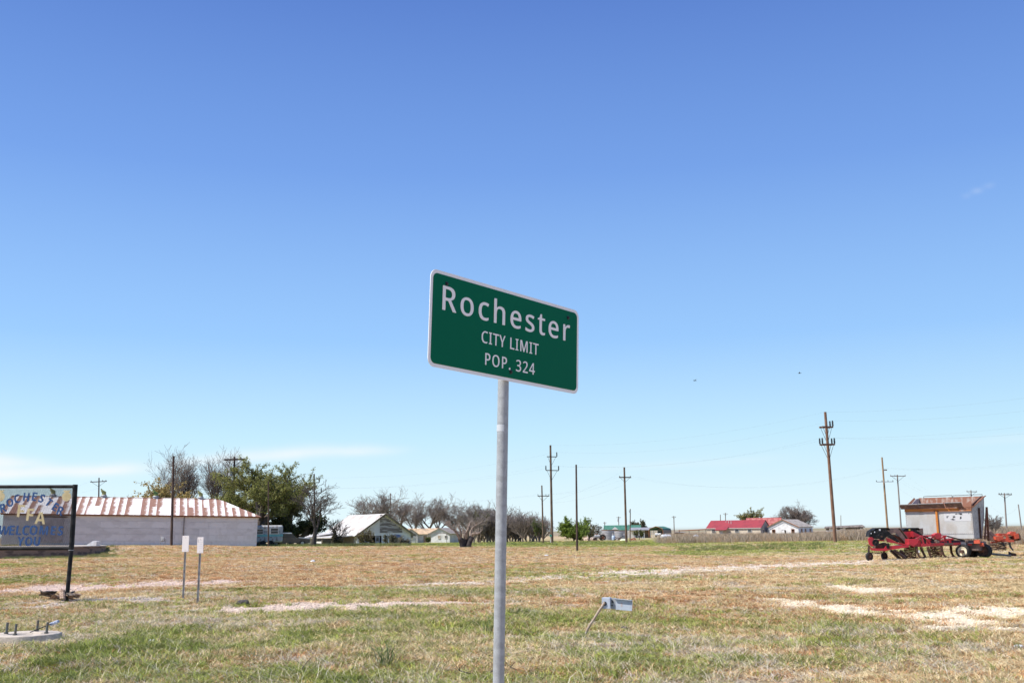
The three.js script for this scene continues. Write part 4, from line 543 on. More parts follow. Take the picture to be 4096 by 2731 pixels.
  const hp = thing('dirt_heap', 'low heap of tan dirt and rubble beside the tractor', 'heap', gAt(1354, 192)), hg = new THREE.SphereGeometry(1, 26, 12, 0, 6.3, 0, 1.55), ha = hg.attributes.position; for (let i = 0; i < ha.count; i++) { const n = 0.7 + 0.6 * fbm(ha.getX(i) * 2 + 5, ha.getZ(i) * 2, 8, 3); ha.setXYZ(i, ha.getX(i) * 1.3 * n, ha.getY(i) * 0.62 * n, ha.getZ(i) * n); } hg.computeVertexNormals(); mesh('dirt', hg, worn([0.5, 0.38, 0.28], [0.36, 0.28, 0.22], { m: 0.8, grain: 0.3 }), hp); for (let i = 0; i < 5; i++) mesh('rubble', new THREE.DodecahedronGeometry(0.1 + 0.06 * (i % 3)).translate(-0.8 + i * 0.33, 0.28 + 0.1 * (i % 2), 0.75), plain(0.6, 0.5, 0.45, 0.9), hp);
  for (const [px, label] of [[1476, 'white gate post beside the green shrub, nearer the shed'], [1480.3, 'white gate post beside the green shrub, nearer the carport']]) { const g = thing('gate_post', label, 'post', gAt(px, 190)); mesh('shaft', bx(0.09, 1.25, 0.09, 0, 0.6, 0), M.trim, g); mesh('cap', bx(0.13, 0.05, 0.13, 0, 1.25, 0), M.trim, g); }
}

// ------------------------------------------------------------------ utility poles
const TIPS = {};
function pole(id, label, [tx, ty], bxp, D, { m = M.woodPole, r = 0.13, arms = [], yaw = 0.45, cans = [], group } = {}) {
  const b = gAt(bxp, D), top = at(tx, ty, D), s = thing('utility_pole', label, 'pole', b, 0, group), dir = top.clone().sub(b), len = dir.length(); s.quaternion.setFromUnitVectors(V(0, 1, 0), dir.clone().normalize()); s.updateMatrixWorld(true);
  const k = D / F; mesh('shaft', rod(V(0, -0.4, 0), V(0, len, 0), r, r * 0.72, 14), m, s); const tips = TIPS[id] = [];
  for (const { d, l, rr, pins = [], brace = 1.0, am = m, th = 0.11, two } of arms) {
    const y = len - d * k, q = 1 / Math.cos(yaw), a = -l * k * q, e = rr * k * q; const put3 = (x, yy, zz) => V(x * Math.cos(yaw) + zz * Math.sin(yaw), yy, -x * Math.sin(yaw) + zz * Math.cos(yaw));
    for (const zz of two ? [0.2, -0.26] : [0.2]) {
      const arm = mesh('crossarm', beam(put3(a, y, zz), put3(e, y, zz), th, th * 0.85), am, s);
      if (brace) mesh('brace', [beam(put3(a * 0.8, y - 0.05, zz), put3(0, y - brace, zz * 0.7), 0.035, 0.02), beam(put3(e * 0.8, y - 0.05, zz), put3(0, y - brace, zz * 0.7), 0.035, 0.02)], am === m ? M.darkSteel : M.greyTrim, s);
      for (const [f, ih, ir, im] of pins) { const x = f < 0 ? -f * a : f * e, p = put3(x, y + th / 2, zz); mesh('insulator', [rod(p, p.clone().add(V(0, ih, 0)), ir, ir * 0.8, 10), ...[0.25, 0.5, 0.75].map((t) => new THREE.CylinderGeometry(ir * 1.35, ir * 1.35, ih * 0.08, 10).translate(p.x, p.y + ih * t, p.z))], im || M.insulator, s); if (zz > 0) tips.push(s.localToWorld(p.clone().add(V(0, ih, 0)))); }
    }
  }
  for (const [dx, d, h, cr, cm] of cans) { const y = len - d * k; const c = mesh('transformer', [new THREE.CylinderGeometry(cr, cr, h, 16).translate(dx * k, y - h / 2, 0.1), new THREE.CylinderGeometry(cr * 0.3, cr * 0.3, 0.12, 10).translate(dx * k, y + 0.05, 0.1)], cm || M.galvDull, s); }
  s.localToWorld(top.set(0, len, 0)); TIPS[id].top = top; return s;
}
const tall = [1, 0.62, 0.075], sm = [1, 0.16, 0.04, M.insulatorPale];
pole('a', 'plain bare wooden pole standing before the white warehouse', [398, 1047], 394, 92, { m: M.woodDark, r: 0.12 });
pole('b', 'thin bare wooden pole standing before the big green tree', [616, 1105], 617, 97, { m: M.woodDark, r: 0.075 });
pole('c', 'crossarm pole rising behind the warehouse roof near the welcome sign', [226.5, 1097], 226, 150, { m: M.woodDark, r: 0.12, yaw: 0.1, arms: [{ d: 9, l: 18, rr: 18, brace: 0.7, pins: [[-0.9, 0.16, 0.04], [0.9, 0.16, 0.04], [0.5, 0.16, 0.04]] }] });
pole('d', 'heavy double crossarm pole rising out of the green tree', [538, 1049], 536, 122, { m: M.woodDark, r: 0.16, yaw: 0.1, arms: [{ d: 6, l: 23, rr: 24, brace: 0.75, th: 0.16, two: true, pins: [[0.6, 0.18, 0.04, M.insulatorPale]] }], cans: [[-8, 25, 0.9, 0.24]] });
pole('e', 'two armed transmission pole behind the bare tree by the farmhouse', [721, 1088], 723, 150, { m: M.woodDark, r: 0.14, arms: [{ d: 20, l: 11, rr: 10, brace: 1.3, pins: [tall] }, { d: 43, l: 13, rr: 14, brace: 1.3, pins: [tall, [-1, 0.62, 0.075]] }] });
pole('f', 'small crossarm pole among the bare trees behind the farmhouse', [896.7, 1132.6], 897, 210, { m: M.woodPole, r: 0.13, arms: [{ d: 14, l: 9, rr: 8, brace: 0.8 }] });
pole('g', 'brown single crossarm pole next to the tall transmission pole', [1244.5, 1114.5], 1247.6, 150, { m: M.woodPole, r: 0.13, arms: [{ d: 24, l: 11.5, rr: 15, brace: 0.75, pins: [[-0.95, 0.2, 0.035], [0.5, 0.2, 0.035], [0.95, 0.2, 0.035]] }] });
pole('h', 'tall two armed transmission pole beside the green mailbox', [1264.3, 1022.3], 1268, 150, { m: M.woodPole, r: 0.19, arms: [{ d: 26.5, l: 10, rr: 13, brace: 1.3, pins: [tall] }, { d: 57.6, l: 13, rr: 16.6, brace: 1.4, pins: [tall, [-1, 0.62, 0.075]] }] });
pole('i', 'thick bare wooden pole without arms alone in the field', [1323.5, 1066.8], 1324.8, 96, { m: M.woodDark, r: 0.105 });
pole('j', 'single crossarm pole standing by the scrap yard', [1434, 1073], 1438.5, 150, { m: M.woodPole, r: 0.17, yaw: 0.3, arms: [{ d: 23, l: 14, rr: 14, brace: 0.7, th: 0.15, pins: [[-0.9, 0.16, 0.035], [0.9, 0.16, 0.035]] }] });
pole('k', 'thin pole with a small transformer beside the scrap yard pole', [1448, 1168.5], 1446.8, 160, { m: M.woodPole, r: 0.09, cans: [[-1.3, 3, 0.35, 0.12]] });
for (const [i, [x, y, D, a, label]] of [[1356, 1193.5, 330, 4.6, 'far small crossarm pole over the white outbuilding'], [1389, 1198, 350, 4, 'far small crossarm pole over the steel tanks'], [1421, 1185.7, 330, 4.8, 'far small crossarm pole over the green roofed house'], [1548, 1184.5, 300, 4.8, 'far small crossarm pole right of the green carport'], [1666.6, 1177.5, 330, 5.2, 'far small crossarm pole over the red roof']].entries()) pole('x' + i, label, [x, y], x + 1, D, { m: M.woodPole, r: 0.14, yaw: 0, arms: [{ d: 2.2, l: a, rr: a, brace: 0.6 }], cans: i === 2 ? [[-1.2, 6, 0.8, 0.25]] : [] });
pole('y', 'far plain pole over the red roofed house', [1655, 1181.5], 1655.6, 330, { m: M.woodPole, r: 0.14 });
pole('z', 'far thin pole over the ruined shed', [1932, 1183], 1932.6, 330, { m: M.woodPole, r: 0.11 });
const dbl = (a) => a.map((f) => [f, 0.62, 0.08]);
pole('l', 'tallest brown transmission pole with double arms and black insulators', [1896, 946], 1918, 113, { m: worn([0.17, 0.085, 0.052], [0.24, 0.14, 0.095], { m: 1.6, fx: 24, fy: 2, rough: 0.95, grain: 0.2 }), r: 0.19, yaw: 0.35, arms: [{ d: 35, l: 14, rr: 14, brace: 1.5, th: 0.17, two: true, pins: dbl([1]) }, { d: 75, l: 16, rr: 15, brace: 1.5, th: 0.17, two: true, pins: dbl([-1, 1]) }] });
pole('m', 'yellowish new wood pole with pale crossarm behind the red digger', [2026.5, 1050], 2040.5, 150, { m: M.woodTan, r: 0.15, yaw: 0.1, arms: [{ d: 29, l: 1, rr: 8, brace: 0, th: 0.16, am: M.woodGrey }, { d: 55.7, l: 19, rr: 21, brace: 0, am: M.insulatorPale, th: 0.09, pins: [[-1, 0.18, 0.04], [-0.3, 0.18, 0.04], [0.4, 0.18, 0.04], [0.95, 0.18, 0.04]] }] });
pole('n', 'grey weathered crossarm pole behind the red digger', [2061.7, 1090], 2071.5, 165, { m: M.woodGrey, r: 0.13, yaw: 0.1, arms: [{ d: 3.2, l: 18, rr: 18, brace: 0.8, am: M.woodGrey, pins: [[-0.95, 0.2, 0.05, M.insulatorPale], [-0.4, 0.2, 0.05, M.insulatorPale], [0.95, 0.2, 0.05, M.insulatorPale]] }] });
pole('o', 'pole with two transformers just over the grey cart', [2231, 1125.5], 2236, 190, { m: M.woodGrey, r: 0.13, yaw: 0.1, arms: [{ d: 3.5, l: 12, rr: 13, brace: 0.7, am: M.woodGrey, pins: [[-0.9, 0.2, 0.05, M.insulatorPale], [0.9, 0.2, 0.05, M.insulatorPale]] }], cans: [[-4.6, 15, 0.75, 0.26, M.insulatorPale], [6, 15, 0.75, 0.26, M.insulatorPale]] });
pole('p', 'grey crossarm pole with a row of insulators behind the orange digger', [2308, 1132], 2313.5, 150, { m: M.woodGrey, r: 0.13, yaw: 0.05, arms: [{ d: 3.6, l: 15.5, rr: 15.5, brace: 0.5, am: M.woodGrey, pins: [[-0.9, 0.16, 0.05], [-0.55, 0.16, 0.05], [0.3, 0.16, 0.05], [0.55, 0.16, 0.05], [0.9, 0.16, 0.05]] }] });
pole('q', 'thin plain service pole right of the orange digger', [2340, 1158], 2349, 145, { m: M.woodGrey, r: 0.1 });

// wires: each one a sagging strand from pole to pole
function wire(a, b, sag, label, group, r = 0.0025) {
  const n = 18, pts = []; for (let i = 0; i <= n; i++) { const t = i / n, p = a.clone().lerp(b, t); p.y -= sag * 4 * t * (1 - t); pts.push(p); }
  const g = new THREE.TubeGeometry(new THREE.CatmullRomCurve3(pts), n, r, 4, false), o = mesh('power_line', g, M.wire); tag(o, label, 'power line', group);
}
{
  const T = TIPS, LT = 'thin transmission wire strung between the two tall double armed poles', LD = 'thin distribution wire strung between the crossarm poles';
  const far = (px, py, D) => at(px, py, D);
  for (const [i, j] of [[0, 0], [1, 1], [2, 2]]) { wire(T.h[i], T.l[j], 1.3, LT, 'transmission wires'); wire(T.e[i], T.h[i], 1.0, 'thin transmission wire from the farmhouse pole to the mailbox pole', 'farmhouse transmission wires'); }
  wire(T.h.top, T.l.top, 1.1, LT, 'transmission wires');
  for (const [t, y] of [[T.l[0], 936], [T.l[1], 971], [T.l[2], 990], [T.l.top, 905]]) wire(t, far(2420, y, 88), 0.4, 'thin transmission wire leaving the tallest brown pole', 'wires leaving the tallest pole');
  for (const i of [0, 2]) wire(T.g[i], T.j[i ? 1 : 0], 0.7, LD, 'distribution wires'); for (const i of [0, 1]) wire(T.j[i], far(2036, 1074 + i * 2, 150), 2.2, LD, 'distribution wires');
  for (const i of [0, 1]) wire(far(2036, 1074 + i * 2, 150), far(2420, 1053 + i * 4, 120), 0.6, 'thin wire leaving the yellowish new pole', 'wires leaving the new pole');
  for (const i of [0, 2]) wire(far(900, 1146, 205), T.g[i], 0.8, 'thin wire from the bare trees to the brown crossarm pole', 'wires above the bare trees');
  wire(at(1434.5, 1112, 150), at(1267, 1155, 150), 0.5, 'service cable between the scrap yard pole and the mailbox pole', undefined, 0.0035); wire(at(1434, 1080, 150), at(1267, 1150, 150), 0.4, 'slanting guy wire between the scrap yard pole and the mailbox pole', undefined, 0.0035);
  for (const i of [0, 1, 2]) wire(T.n[i], T.o[Math.min(i, 1)], 2.2, 'sagging wire between the grey pole and the transformer pole', 'wires of the transformer pole'); wire(at(2066, 1121, 165), at(2160, 1153, 180), 0.9, 'lower service cable from the grey weathered pole', undefined, 0.0035);
  wire(at(2277, 1160, 150), at(2340, 1160, 146), 1.3, 'drooping service cable reaching the thin service pole', undefined, 0.0035); wire(T.x3.top, at(1456, 1173, 220), 1.5, 'service wire from the carport pole', undefined, 0.0035);
  wire(at(226, 1120, 150), at(100, 1133, 110), 0.4, 'guy wire running down from the warehouse pole', undefined, 0.0035); wire(T.c[0], at(60, 1130, 120), 0.6, 'wire leaving the warehouse crossarm pole', undefined, 0.0035);
}
// birds in the air
for (const [x, y, D, sc, t, label] of [[1596, 874, 70, 0.9, 0.3, 'dark bird gliding above the scrap yard'], [1837, 857, 80, 1.0, -0.4, 'dark bird gliding beside the tallest pole'], [641, 1062, 110, 0.7, 0.6, 'dark bird above the green tree'], [341, 1122, 120, 0.8, 0.1, 'small bird beside the warehouse crossarm pole']]) {
  const b = thing('bird', label, 'bird', at(x, y, D), t), g = new THREE.SphereGeometry(0.06, 10, 8).scale(2.4, 0.8, 0.8); b.scale.setScalar(sc * 0.55);
  mesh('body', [g, prism([[0.12, 0.01], [0.26, 0.05], [0.26, -0.03]], -0.02, 0.02), new THREE.SphereGeometry(0.045, 8, 6).translate(-0.16, 0.02, 0), new THREE.ConeGeometry(0.015, 0.05, 6).rotateZ(Math.PI / 2).translate(-0.22, 0.015, 0)], M.bird, b);
  for (const sg of [-1, 1]) mesh('wing', quadSlab(V(-0.07, 0.02, 0), V(0.06, 0.02, 0), V(0.1, 0.12, sg * 0.34), V(0.02, 0.13, sg * 0.38), 0.012), M.bird, b);
}

// ------------------------------------------------------------------ farm machines: red digger, grey dump cart, orange digger
function wheelOf(parent, c, r, w, rimM, turn = 0, tyre = M.rubber) {
  const t = mesh('wheel', [new THREE.TorusGeometry(r * 0.81, r * 0.19, 12, 36).scale(1, 1, w / (r * 0.38))], tyre, parent); t.position.copy(c); t.rotation.y = turn;
  mesh('rim', [new THREE.CylinderGeometry(r * 0.64, r * 0.64, w * 0.5, 24).rotateX(Math.PI / 2), new THREE.TorusGeometry(r * 0.6, r * 0.06, 8, 28).translate(0, 0, w * 0.3)], rimM, t); mesh('hub', [new THREE.CylinderGeometry(r * 0.2, r * 0.24, w * 0.55, 14).rotateX(Math.PI / 2).translate(0, 0, w * 0.16)], M.rust, t); return t;
}
function machine(D, ox, oy, sc, group) { // helpers bound to a picture crop: sc picture units per crop unit
  return { k: (x, y, dz = 0) => at(ox + x * sc, oy + y * sc, D - dz).sub(group.position),
    plate(name, pts, z0, z1, m, parent = group) { return mesh(name, prism(pts.map(([x, y]) => this.k(x, y, (z0 + z1) / 2)), z0, z1).translate(0, 0, 0), m, parent); },
    bar(name, a, b, w, h, m, parent = group) { return mesh(name, beam(this.k(...a), this.k(...b), w, h ?? w), m, parent); },
    rod(name, list, r, m, parent = group) { return mesh(name, list.map(([a, b]) => rod(this.k(...a), this.k(...b), r, r, 8)), m, parent); },
    curve(name, list, r, m, parent = group) { return mesh(name, tube(list.map((p) => this.k(...p)), r, 8, 14), m, parent); } };
}
{
  const D = 57, g0 = gAt(2075, D), s = thing('red_digger', 'red and black peanut digger with rusty chains and curved shanks', 'farm implement', g0), q = machine(D, 1952.3, 1119.7, 0.1699, s); s.position.y -= 0.02;
  const R = rng(8);
  // one conveyor unit, the near one and its twin further along the toolbar
  const unit = (dx, dy, dz, near) => {
    const S = (p) => p.map(([x, y]) => [x + dx, y + dy]);
    const hood = S([[258, 662], [274, 592], [292, 574], [328, 571], [348, 549], [482, 546], [503, 574], [672, 724], [648, 742], [505, 652], [470, 694], [300, 690]]);
    const side = q.plate('hood_side', hood, dz - 0.03, dz + 0.03, M.black); q.plate('hood_side', hood, dz - 0.95, dz - 0.9, M.black);
    for (const [a, b] of [[[258, 662], [274, 592]], [[274, 592], [345, 549]], [[345, 548], [484, 545]], [[484, 545], [506, 574]]]) q.bar('hood_top', [a[0] + dx, a[1] + dy, dz - 0.46], [b[0] + dx, b[1] + dy, dz - 0.46], 0.03, 0.98, M.black);
    for (const [x, y, w, h, c] of [[405, 570, 24, 22, [0.75, 0.76, 0.78]], [335, 600, 14, 18, [0.75, 0.76, 0.78]], [288, 618, 14, 14, [0.7, 0.72, 0.74]]]) if (near || x > 400) { const a = q.k(x + dx - w / 2, y + dy - h / 2, dz), b = q.k(x + dx + w / 2, y + dy + h / 2, dz); mesh('sticker', bx(b.x - a.x, a.y - b.y, 0.004, (a.x + b.x) / 2, (a.y + b.y) / 2, dz + 0.034), near ? plain(...c, 0.5) : plain(0.6, 0.42, 0.08, 0.5), side); }
    const cover = q.plate('chain_cover', S([[500, 556], [560, 549], [640, 547], [668, 566], [795, 738], [748, 744], [668, 655], [628, 614], [588, 612], [566, 628], [540, 605]]), dz - 0.5, dz - 0.44, M.brownSteel); q.plate('chain_cover', S([[500, 556], [640, 547], [668, 566], [795, 738], [748, 744], [610, 585]]), dz - 1.35, dz - 1.3, M.brownSteel); q.bar('chain_cover', [500 + dx, 554 + dy, dz - 0.9], [644 + dx, 547 + dy, dz - 0.9], 0.02, 0.9, M.brownSteel); q.bar('chain_cover', [646 + dx, 549 + dy, dz - 0.9], [790 + dx, 735 + dy, dz - 0.9], 0.02, 0.9, M.brownSteel);
    for (let i = 0; i < 9; i++) { const t = i / 8, x = lerp(575, 738, t) + dx, y = lerp(630, 752, t) + dy; q.bar('chain_rod', [x - 22, y + 6 + R() * 8, dz - 0.2], [x + 30, y + 2 + R() * 10, dz - 0.95], 0.03, 0.03, M.rustDark); }
    q.plate('chain_bed', S([[560, 640], [600, 640], [760, 750], [720, 765]]), dz - 1.2, dz - 0.6, M.rust);
    if (near) {
      for (const [x, y, r] of [[431, 661, 46], [350, 741, 41], [372, 666, 15]]) { const c = q.k(x, y, 0.1), rr = r * 0.004037; const pl = mesh('pulley', [new THREE.CylinderGeometry(rr, rr, 0.06, 28).rotateX(Math.PI / 2).translate(c.x, c.y, 0.1), new THREE.TorusGeometry(rr * 0.95, 0.018, 8, 28).translate(c.x, c.y, 0.13)], M.black, s); mesh('hub', new THREE.CylinderGeometry(rr * 0.22, rr * 0.22, 0.11, 12).rotateX(Math.PI / 2).translate(c.x, c.y, 0.1), M.rustDark, pl); }
      q.rod('drive_belt', [[[388, 678, 0.1], [310, 765, 0.1]], [[470, 640, 0.1], [640, 735, 0.1]], [[478, 650, 0.1], [655, 740, 0.1]], [[390, 625, 0.1], [470, 632, 0.1]]], 0.012, M.black);
    }
  };
  unit(0, 0, 0, true); unit(402, 0, -1.9, false);
  // red frames of the near unit
  q.plate('side_frame', [[249, 692], [268, 672], [300, 667], [332, 700], [420, 703], [466, 704], [468, 726], [396, 722], [388, 772], [292, 793], [262, 766]], -0.02, 0.07, M.red);
  q.plate('side_arm', [[490, 672], [560, 700], [645, 744], [792, 780], [800, 800], [720, 782], [615, 752], [505, 736]], -0.02, 0.06, M.red); q.plate('side_arm', [[640, 742], [800, 770], [798, 782], [640, 752]], 0.06, 0.1, M.red);
  q.plate('lower_frame', [[278, 798], [312, 826], [468, 821], [492, 785], [516, 816], [540, 786], [798, 776], [800, 803], [560, 838], [470, 857], [312, 851], [284, 832]], 0.0, 0.12, M.red); q.bar('lower_frame', [300, 835, -0.8], [800, 790, -0.8], 0.12, 0.1, M.red); q.bar('cross_tube', [300, 838, 0], [300, 838, -0.9], 0.1, 0.1, M.red); q.bar('cross_tube', [780, 790, 0], [780, 790, -0.9], 0.1, 0.1, M.red);
  q.plate('shield', [[486, 752], [532, 750], [540, 786], [538, 824], [508, 824]], 0.12, 0.16, M.black); q.plate('gear_box', [[330, 780], [470, 742], [488, 775], [470, 815], [330, 815]], -0.6, -0.1, M.rustDark);
  q.bar('wheel_strut', [260, 782, 0.05], [258, 882, 0.05], 0.09, 0.07, M.rustDark); q.bar('wheel_strut', [250, 880, 0.05], [312, 884, 0.05], 0.05, 0.05, M.rustDark); q.bar('wheel_strut', [468, 850, -0.9], [466, 900, -0.9], 0.07, 0.07, M.rustDark);
  wheelOf(s, q.k(266, 931, 0.1), 0.235, 0.15, M.rustDark, 0.45); wheelOf(s, q.k(470, 925, -0.9), 0.215, 0.14, M.rustDark, 0.5);
  q.rod('spring_tine', [[[170, 771, 0.1], [250, 746, 0]], [[172, 806, 0.2], [262, 770, 0]], [[190, 866, 0.2], [250, 828, 0]]], 0.008, M.rustDark);
  for (const [a, b, z] of [[[605, 848], [745, 945], -0.2], [[690, 850], [778, 965], -0.35], [[560, 850], [690, 970], -0.7]]) { q.bar('skid_plate', [...a, z], [...b, z], 0.11, 0.28, M.brownSteel); q.bar('skid_edge', [...a, z + 0.16], [...b, z + 0.16], 0.05, 0.03, M.rustDark); }
  // rod-link chains hanging under the frame
  for (const [x0, x1, y0, y1, dz] of [[735, 905, 805, 960, -0.25], [1085, 1250, 790, 925, -1.9]]) for (let i = 0; i < 15; i++) { const y = lerp(y0, y1, i / 14), pts = []; for (let j = 0; j <= 6; j++) pts.push([lerp(x0, x1, j / 6) + (R() - 0.5) * 8, y + (j % 2 ? 5 : -4) + (R() - 0.5) * 9, dz + (R() - 0.5) * 0.5]); q.curve('link_rod', pts, 0.021, i % 3 ? M.rustDark : M.rust); }
  for (let i = 0; i < 6; i++) q.curve('link_rod', [[300 + i * 30, 862, -0.3], [340 + i * 25, 885 + R() * 10, -0.4], [400 + i * 20, 870 + R() * 15, -0.6]], 0.015, M.rustDark);
  // digging shanks
  for (const [pts, z] of [[[[900, 795], [915, 860], [935, 920], [985, 975]], 0.05], [[[965, 800], [985, 860], [1010, 910], [1030, 945]], -0.5], [[[1055, 800], [1070, 860], [1085, 910], [1115, 958]], -0.9], [[[1240, 785], [1250, 850], [1270, 905], [1310, 942]], -1.5], [[[1368, 778], [1372, 850], [1388, 900], [1415, 936]], -2.0]]) {
    for (let i = 0; i < 3; i++) q.bar('shank', [...pts[i], z], [...pts[i + 1], z], 0.13 - i * 0.015, 0.06, M.rustDark); const e = pts[3]; q.plate('sweep', [[e[0] - 60, e[1] + 8], [e[0] - 20, e[1] - 12], [e[0] + 14, e[1] + 4], [e[0] + 10, e[1] + 12]], z - 0.12, z + 0.12, M.rustDark);
  }
  q.plate('decal_plate', [[930, 845], [948, 845], [948, 878], [938, 884], [928, 868]], 0.1, 0.108, M.whiteWall);
  // toolbar, hitch frame and braces
  q.plate('weight_box', [[770, 692], [895, 690], [900, 745], [838, 790], [812, 786], [778, 768]], -0.5, 0.12, M.red); q.plate('weight_box', [[838, 790], [900, 745], [930, 745], [950, 795], [830, 800]], -0.45, 0.0, M.red);
  q.plate('rear_panel', [[694, 600], [828, 590], [845, 660], [780, 690], [724, 655]], -1.85, -1.78, M.red); q.plate('rear_panel', [[828, 590], [925, 640], [925, 655], [850, 662]], -1.85, -1.3, M.red);
  q.bar('toolbar', [955, 778, 0.0], [1136, 772, -0.1], 0.15, 0.15, M.red); q.bar('toolbar', [1136, 768, -0.35], [1270, 762, -0.5], 0.13, 0.13, M.red); q.bar('toolbar', [1270, 760, -0.6], [1390, 758, -0.9], 0.1, 0.12, M.brownSteel); q.bar('toolbar', [1375, 762, -1.0], [1550, 756, -1.2], 0.13, 0.13, M.red); q.bar('toolbar', [1545, 762, -1.1], [1645, 760, -1.1], 0.17, 0.17, M.red).userData.label = 'bright red toolbar end';
  q.bar('toolbar', [955, 780, -0.05], [1650, 762, -2.2], 0.12, 0.12, M.rust);
  for (const [a, b, w, z, m] of [[[895, 702], [972, 655], 0.09, 0, M.red], [[970, 650], [1004, 775], 0.08, 0, M.red], [[930, 705], [965, 775], 0.09, -0.2, M.red], [[960, 655], [1132, 648], 0.08, -0.3, M.red], [[1130, 646], [1310, 650], 0.06, -0.9, M.red], [[1048, 690], [1060, 770], 0.1, -0.3, M.red], [[1060, 745], [1132, 655], 0.08, -0.4, M.red], [[1010, 668], [1100, 760], 0.06, -0.2, M.red], [[1212, 690], [1310, 652], 0.07, -1.1, M.red], [[1280, 655], [1302, 760], 0.1, -1.0, M.red], [[1205, 640], [1228, 760], 0.09, -0.9, M.red], [[1230, 720], [1400, 690], 0.08, -1.3, M.red], [[1310, 690], [1400, 700], 0.14, -1.7, M.red], [[1340, 650], [1370, 770], 0.09, -1.5, M.red], [[850, 662], [1060, 660], 0.09, -1.5, M.red], [[900, 690], [1000, 720], 0.1, -0.9, M.rust], [[1130, 700], [1200, 765], 0.08, -0.7, M.rust]]) q.bar('frame_bar', [...a, z], [...b, z], w, w, m);
  q.plate('hitch_dome', [[1118, 650], [1130, 630], [1168, 611], [1212, 613], [1224, 640], [1218, 672], [1160, 698], [1140, 664]], -0.85, -0.45, M.red);
  q.bar('hydraulic_cylinder', [1000, 655, 0.05], [1165, 718, 0.05], 0.06, 0.06, M.black); q.bar('hydraulic_cylinder', [1318, 655, -0.8], [1580, 722, -0.8], 0.06, 0.06, M.black); for (const p of [[1165, 720, 0.05], [1580, 724, -0.8], [1190, 735, -0.2]]) { const c = q.k(...p); mesh('clevis', rbx(0.16, 0.12, 0.14, 0.02, c.x, c.y, p[2]), M.brownSteel, s); }
}
{
  const D = 58.5, w0 = gAt(2219, D), s = thing('dump_cart', 'grey steel dump cart with orange trim on cream wheels', 'farm cart', w0, -0.70), L0 = -3.0, L1 = 0.62;
  const y0 = 1.05, y1 = 2.52;
  const side = mesh('side_panel', bx(L1 - L0, y1 - y0, 0.05, (L0 + L1) / 2, (y0 + y1) / 2, 0.62), M.cartSide, s);
  const riv = []; for (let i = 0; i < 36; i++) { riv.push(bx(0.02, 0.02, 0.012, L0 + 0.05 + i * 0.1, y0 + 0.28, 0.65)); if (i < 15) { riv.push(bx(0.02, 0.02, 0.012, L1 - 0.04, y0 + 0.05 + i * 0.1, 0.65), bx(0.02, 0.02, 0.012, L0 + 0.04, y0 + 0.05 + i * 0.1, 0.65)); } } mesh('rivet_rows', riv, M.rust, side);
  mesh('lower_seam', bx(L1 - L0 - 0.02, 0.02, 0.012, (L0 + L1) / 2, y0 + 0.245, 0.65), M.galvDull, side);
  mesh('side_post', bx(0.10, y1 - y0 + 0.1, 0.1, L0 + 1.75, (y0 + y1) / 2 + 0.03, 0.69), M.orange, s); mesh('post_cap', prism([[-0.16, 0], [0.16, 0], [0.1, -0.07], [-0.1, -0.07]], 0.64, 0.74).translate(L0 + 1.75, y1 + 0.06, 0), M.rustDark, s);
  mesh('top_rail', bx(2.95, 0.13, 0.12, L0 + 1.48, y1 + 0.11, 0.66), M.orange, s); mesh('top_rail', bx(0.75, 0.16, 0.12, L1 - 0.36, y1 + 0.16, 0.66), M.rust, s).userData.label = 'rusty end of the top rail'; mesh('rail_edge', bx(L1 - L0, 0.03, 0.14, (L0 + L1) / 2, y1 + 0.035, 0.665), M.orange, s);
  // flaking decal
  const cv = document.createElement('canvas'); cv.width = 256; cv.height = 96; const c2 = cv.getContext('2d'); c2.fillStyle = '#c6c8ca'; c2.fillRect(0, 0, 256, 96); const R = rng(44); c2.fillStyle = '#26272c';
  for (const [x, y, w, h] of [[24, 36, 20, 6], [24, 36, 7, 28], [24, 48, 15, 5], [84, 38, 8, 20], [92, 32, 8, 24], [100, 40, 8, 18], [86, 48, 20, 5], [108, 10, 24, 10], [138, 8, 34, 12], [150, 20, 26, 7], [152, 44, 14, 26], [150, 60, 12, 14], [58, 74, 46, 11], [70, 66, 22, 8], [236, 8, 8, 8]]) for (let i = 0; i < 26; i++) c2.fillRect(x + R() * w * 0.8, y + R() * h * 0.8, 1 + R() * w * 0.4, 1 + R() * h * 0.4);
  const dt = new THREE.CanvasTexture(cv); dt.colorSpace = THREE.SRGBColorSpace; const dg = new THREE.BoxGeometry(1.42, 0.46, 0.006); const dm = new THREE.Mesh(dg, [0, 1, 2, 3, 4, 5].map((i) => i === 4 ? new THREE.MeshStandardMaterial({ map: dt, roughness: 0.6 }) : M.galvDull)); dm.name = 'decal'; dm.position.set(L1 - 0.78, y1 - 0.3, 0.649); s.add(dm);
  // front screens folded out above the rail
  for (const [a, b, m] of [[L0 - 0.18, L0 + 0.85, M.brownSteel], [L0 + 0.88, L0 + 2.25, M.brownSteel], [L0 + 2.3, L0 + 3.2, M.brownSteel]]) { const lift = (a - L0) * 0.018; mesh('folding_screen', quadSlab(V(a, y1 + 0.17 + lift, 0.72), V(b, y1 + 0.17 + lift, 0.72), V(b, y1 + 0.42 + lift, 0.97), V(a, y1 + 0.42 + lift, 0.97), 0.03), M.brownSteel, s); mesh('screen_edge', beam(V(a, y1 + 0.43 + lift, 0.98), V(b, y1 + 0.43 + lift, 0.98), 0.03, 0.05), M.galvDull, s); }
  // ends, floor, far side leaning outwards, inner hopper
  const endShape = [[0.6, y0], [-0.75, y0], [-1.5, 2.35], [-1.68, 3.32], [-1.2, 3.3], [0.6, y1 + 0.1]], end = (x, m) => prism(endShape.map(([z, y]) => [-z, y]), 0, 0.05).rotateY(Math.PI / 2).translate(x, 0, 0);
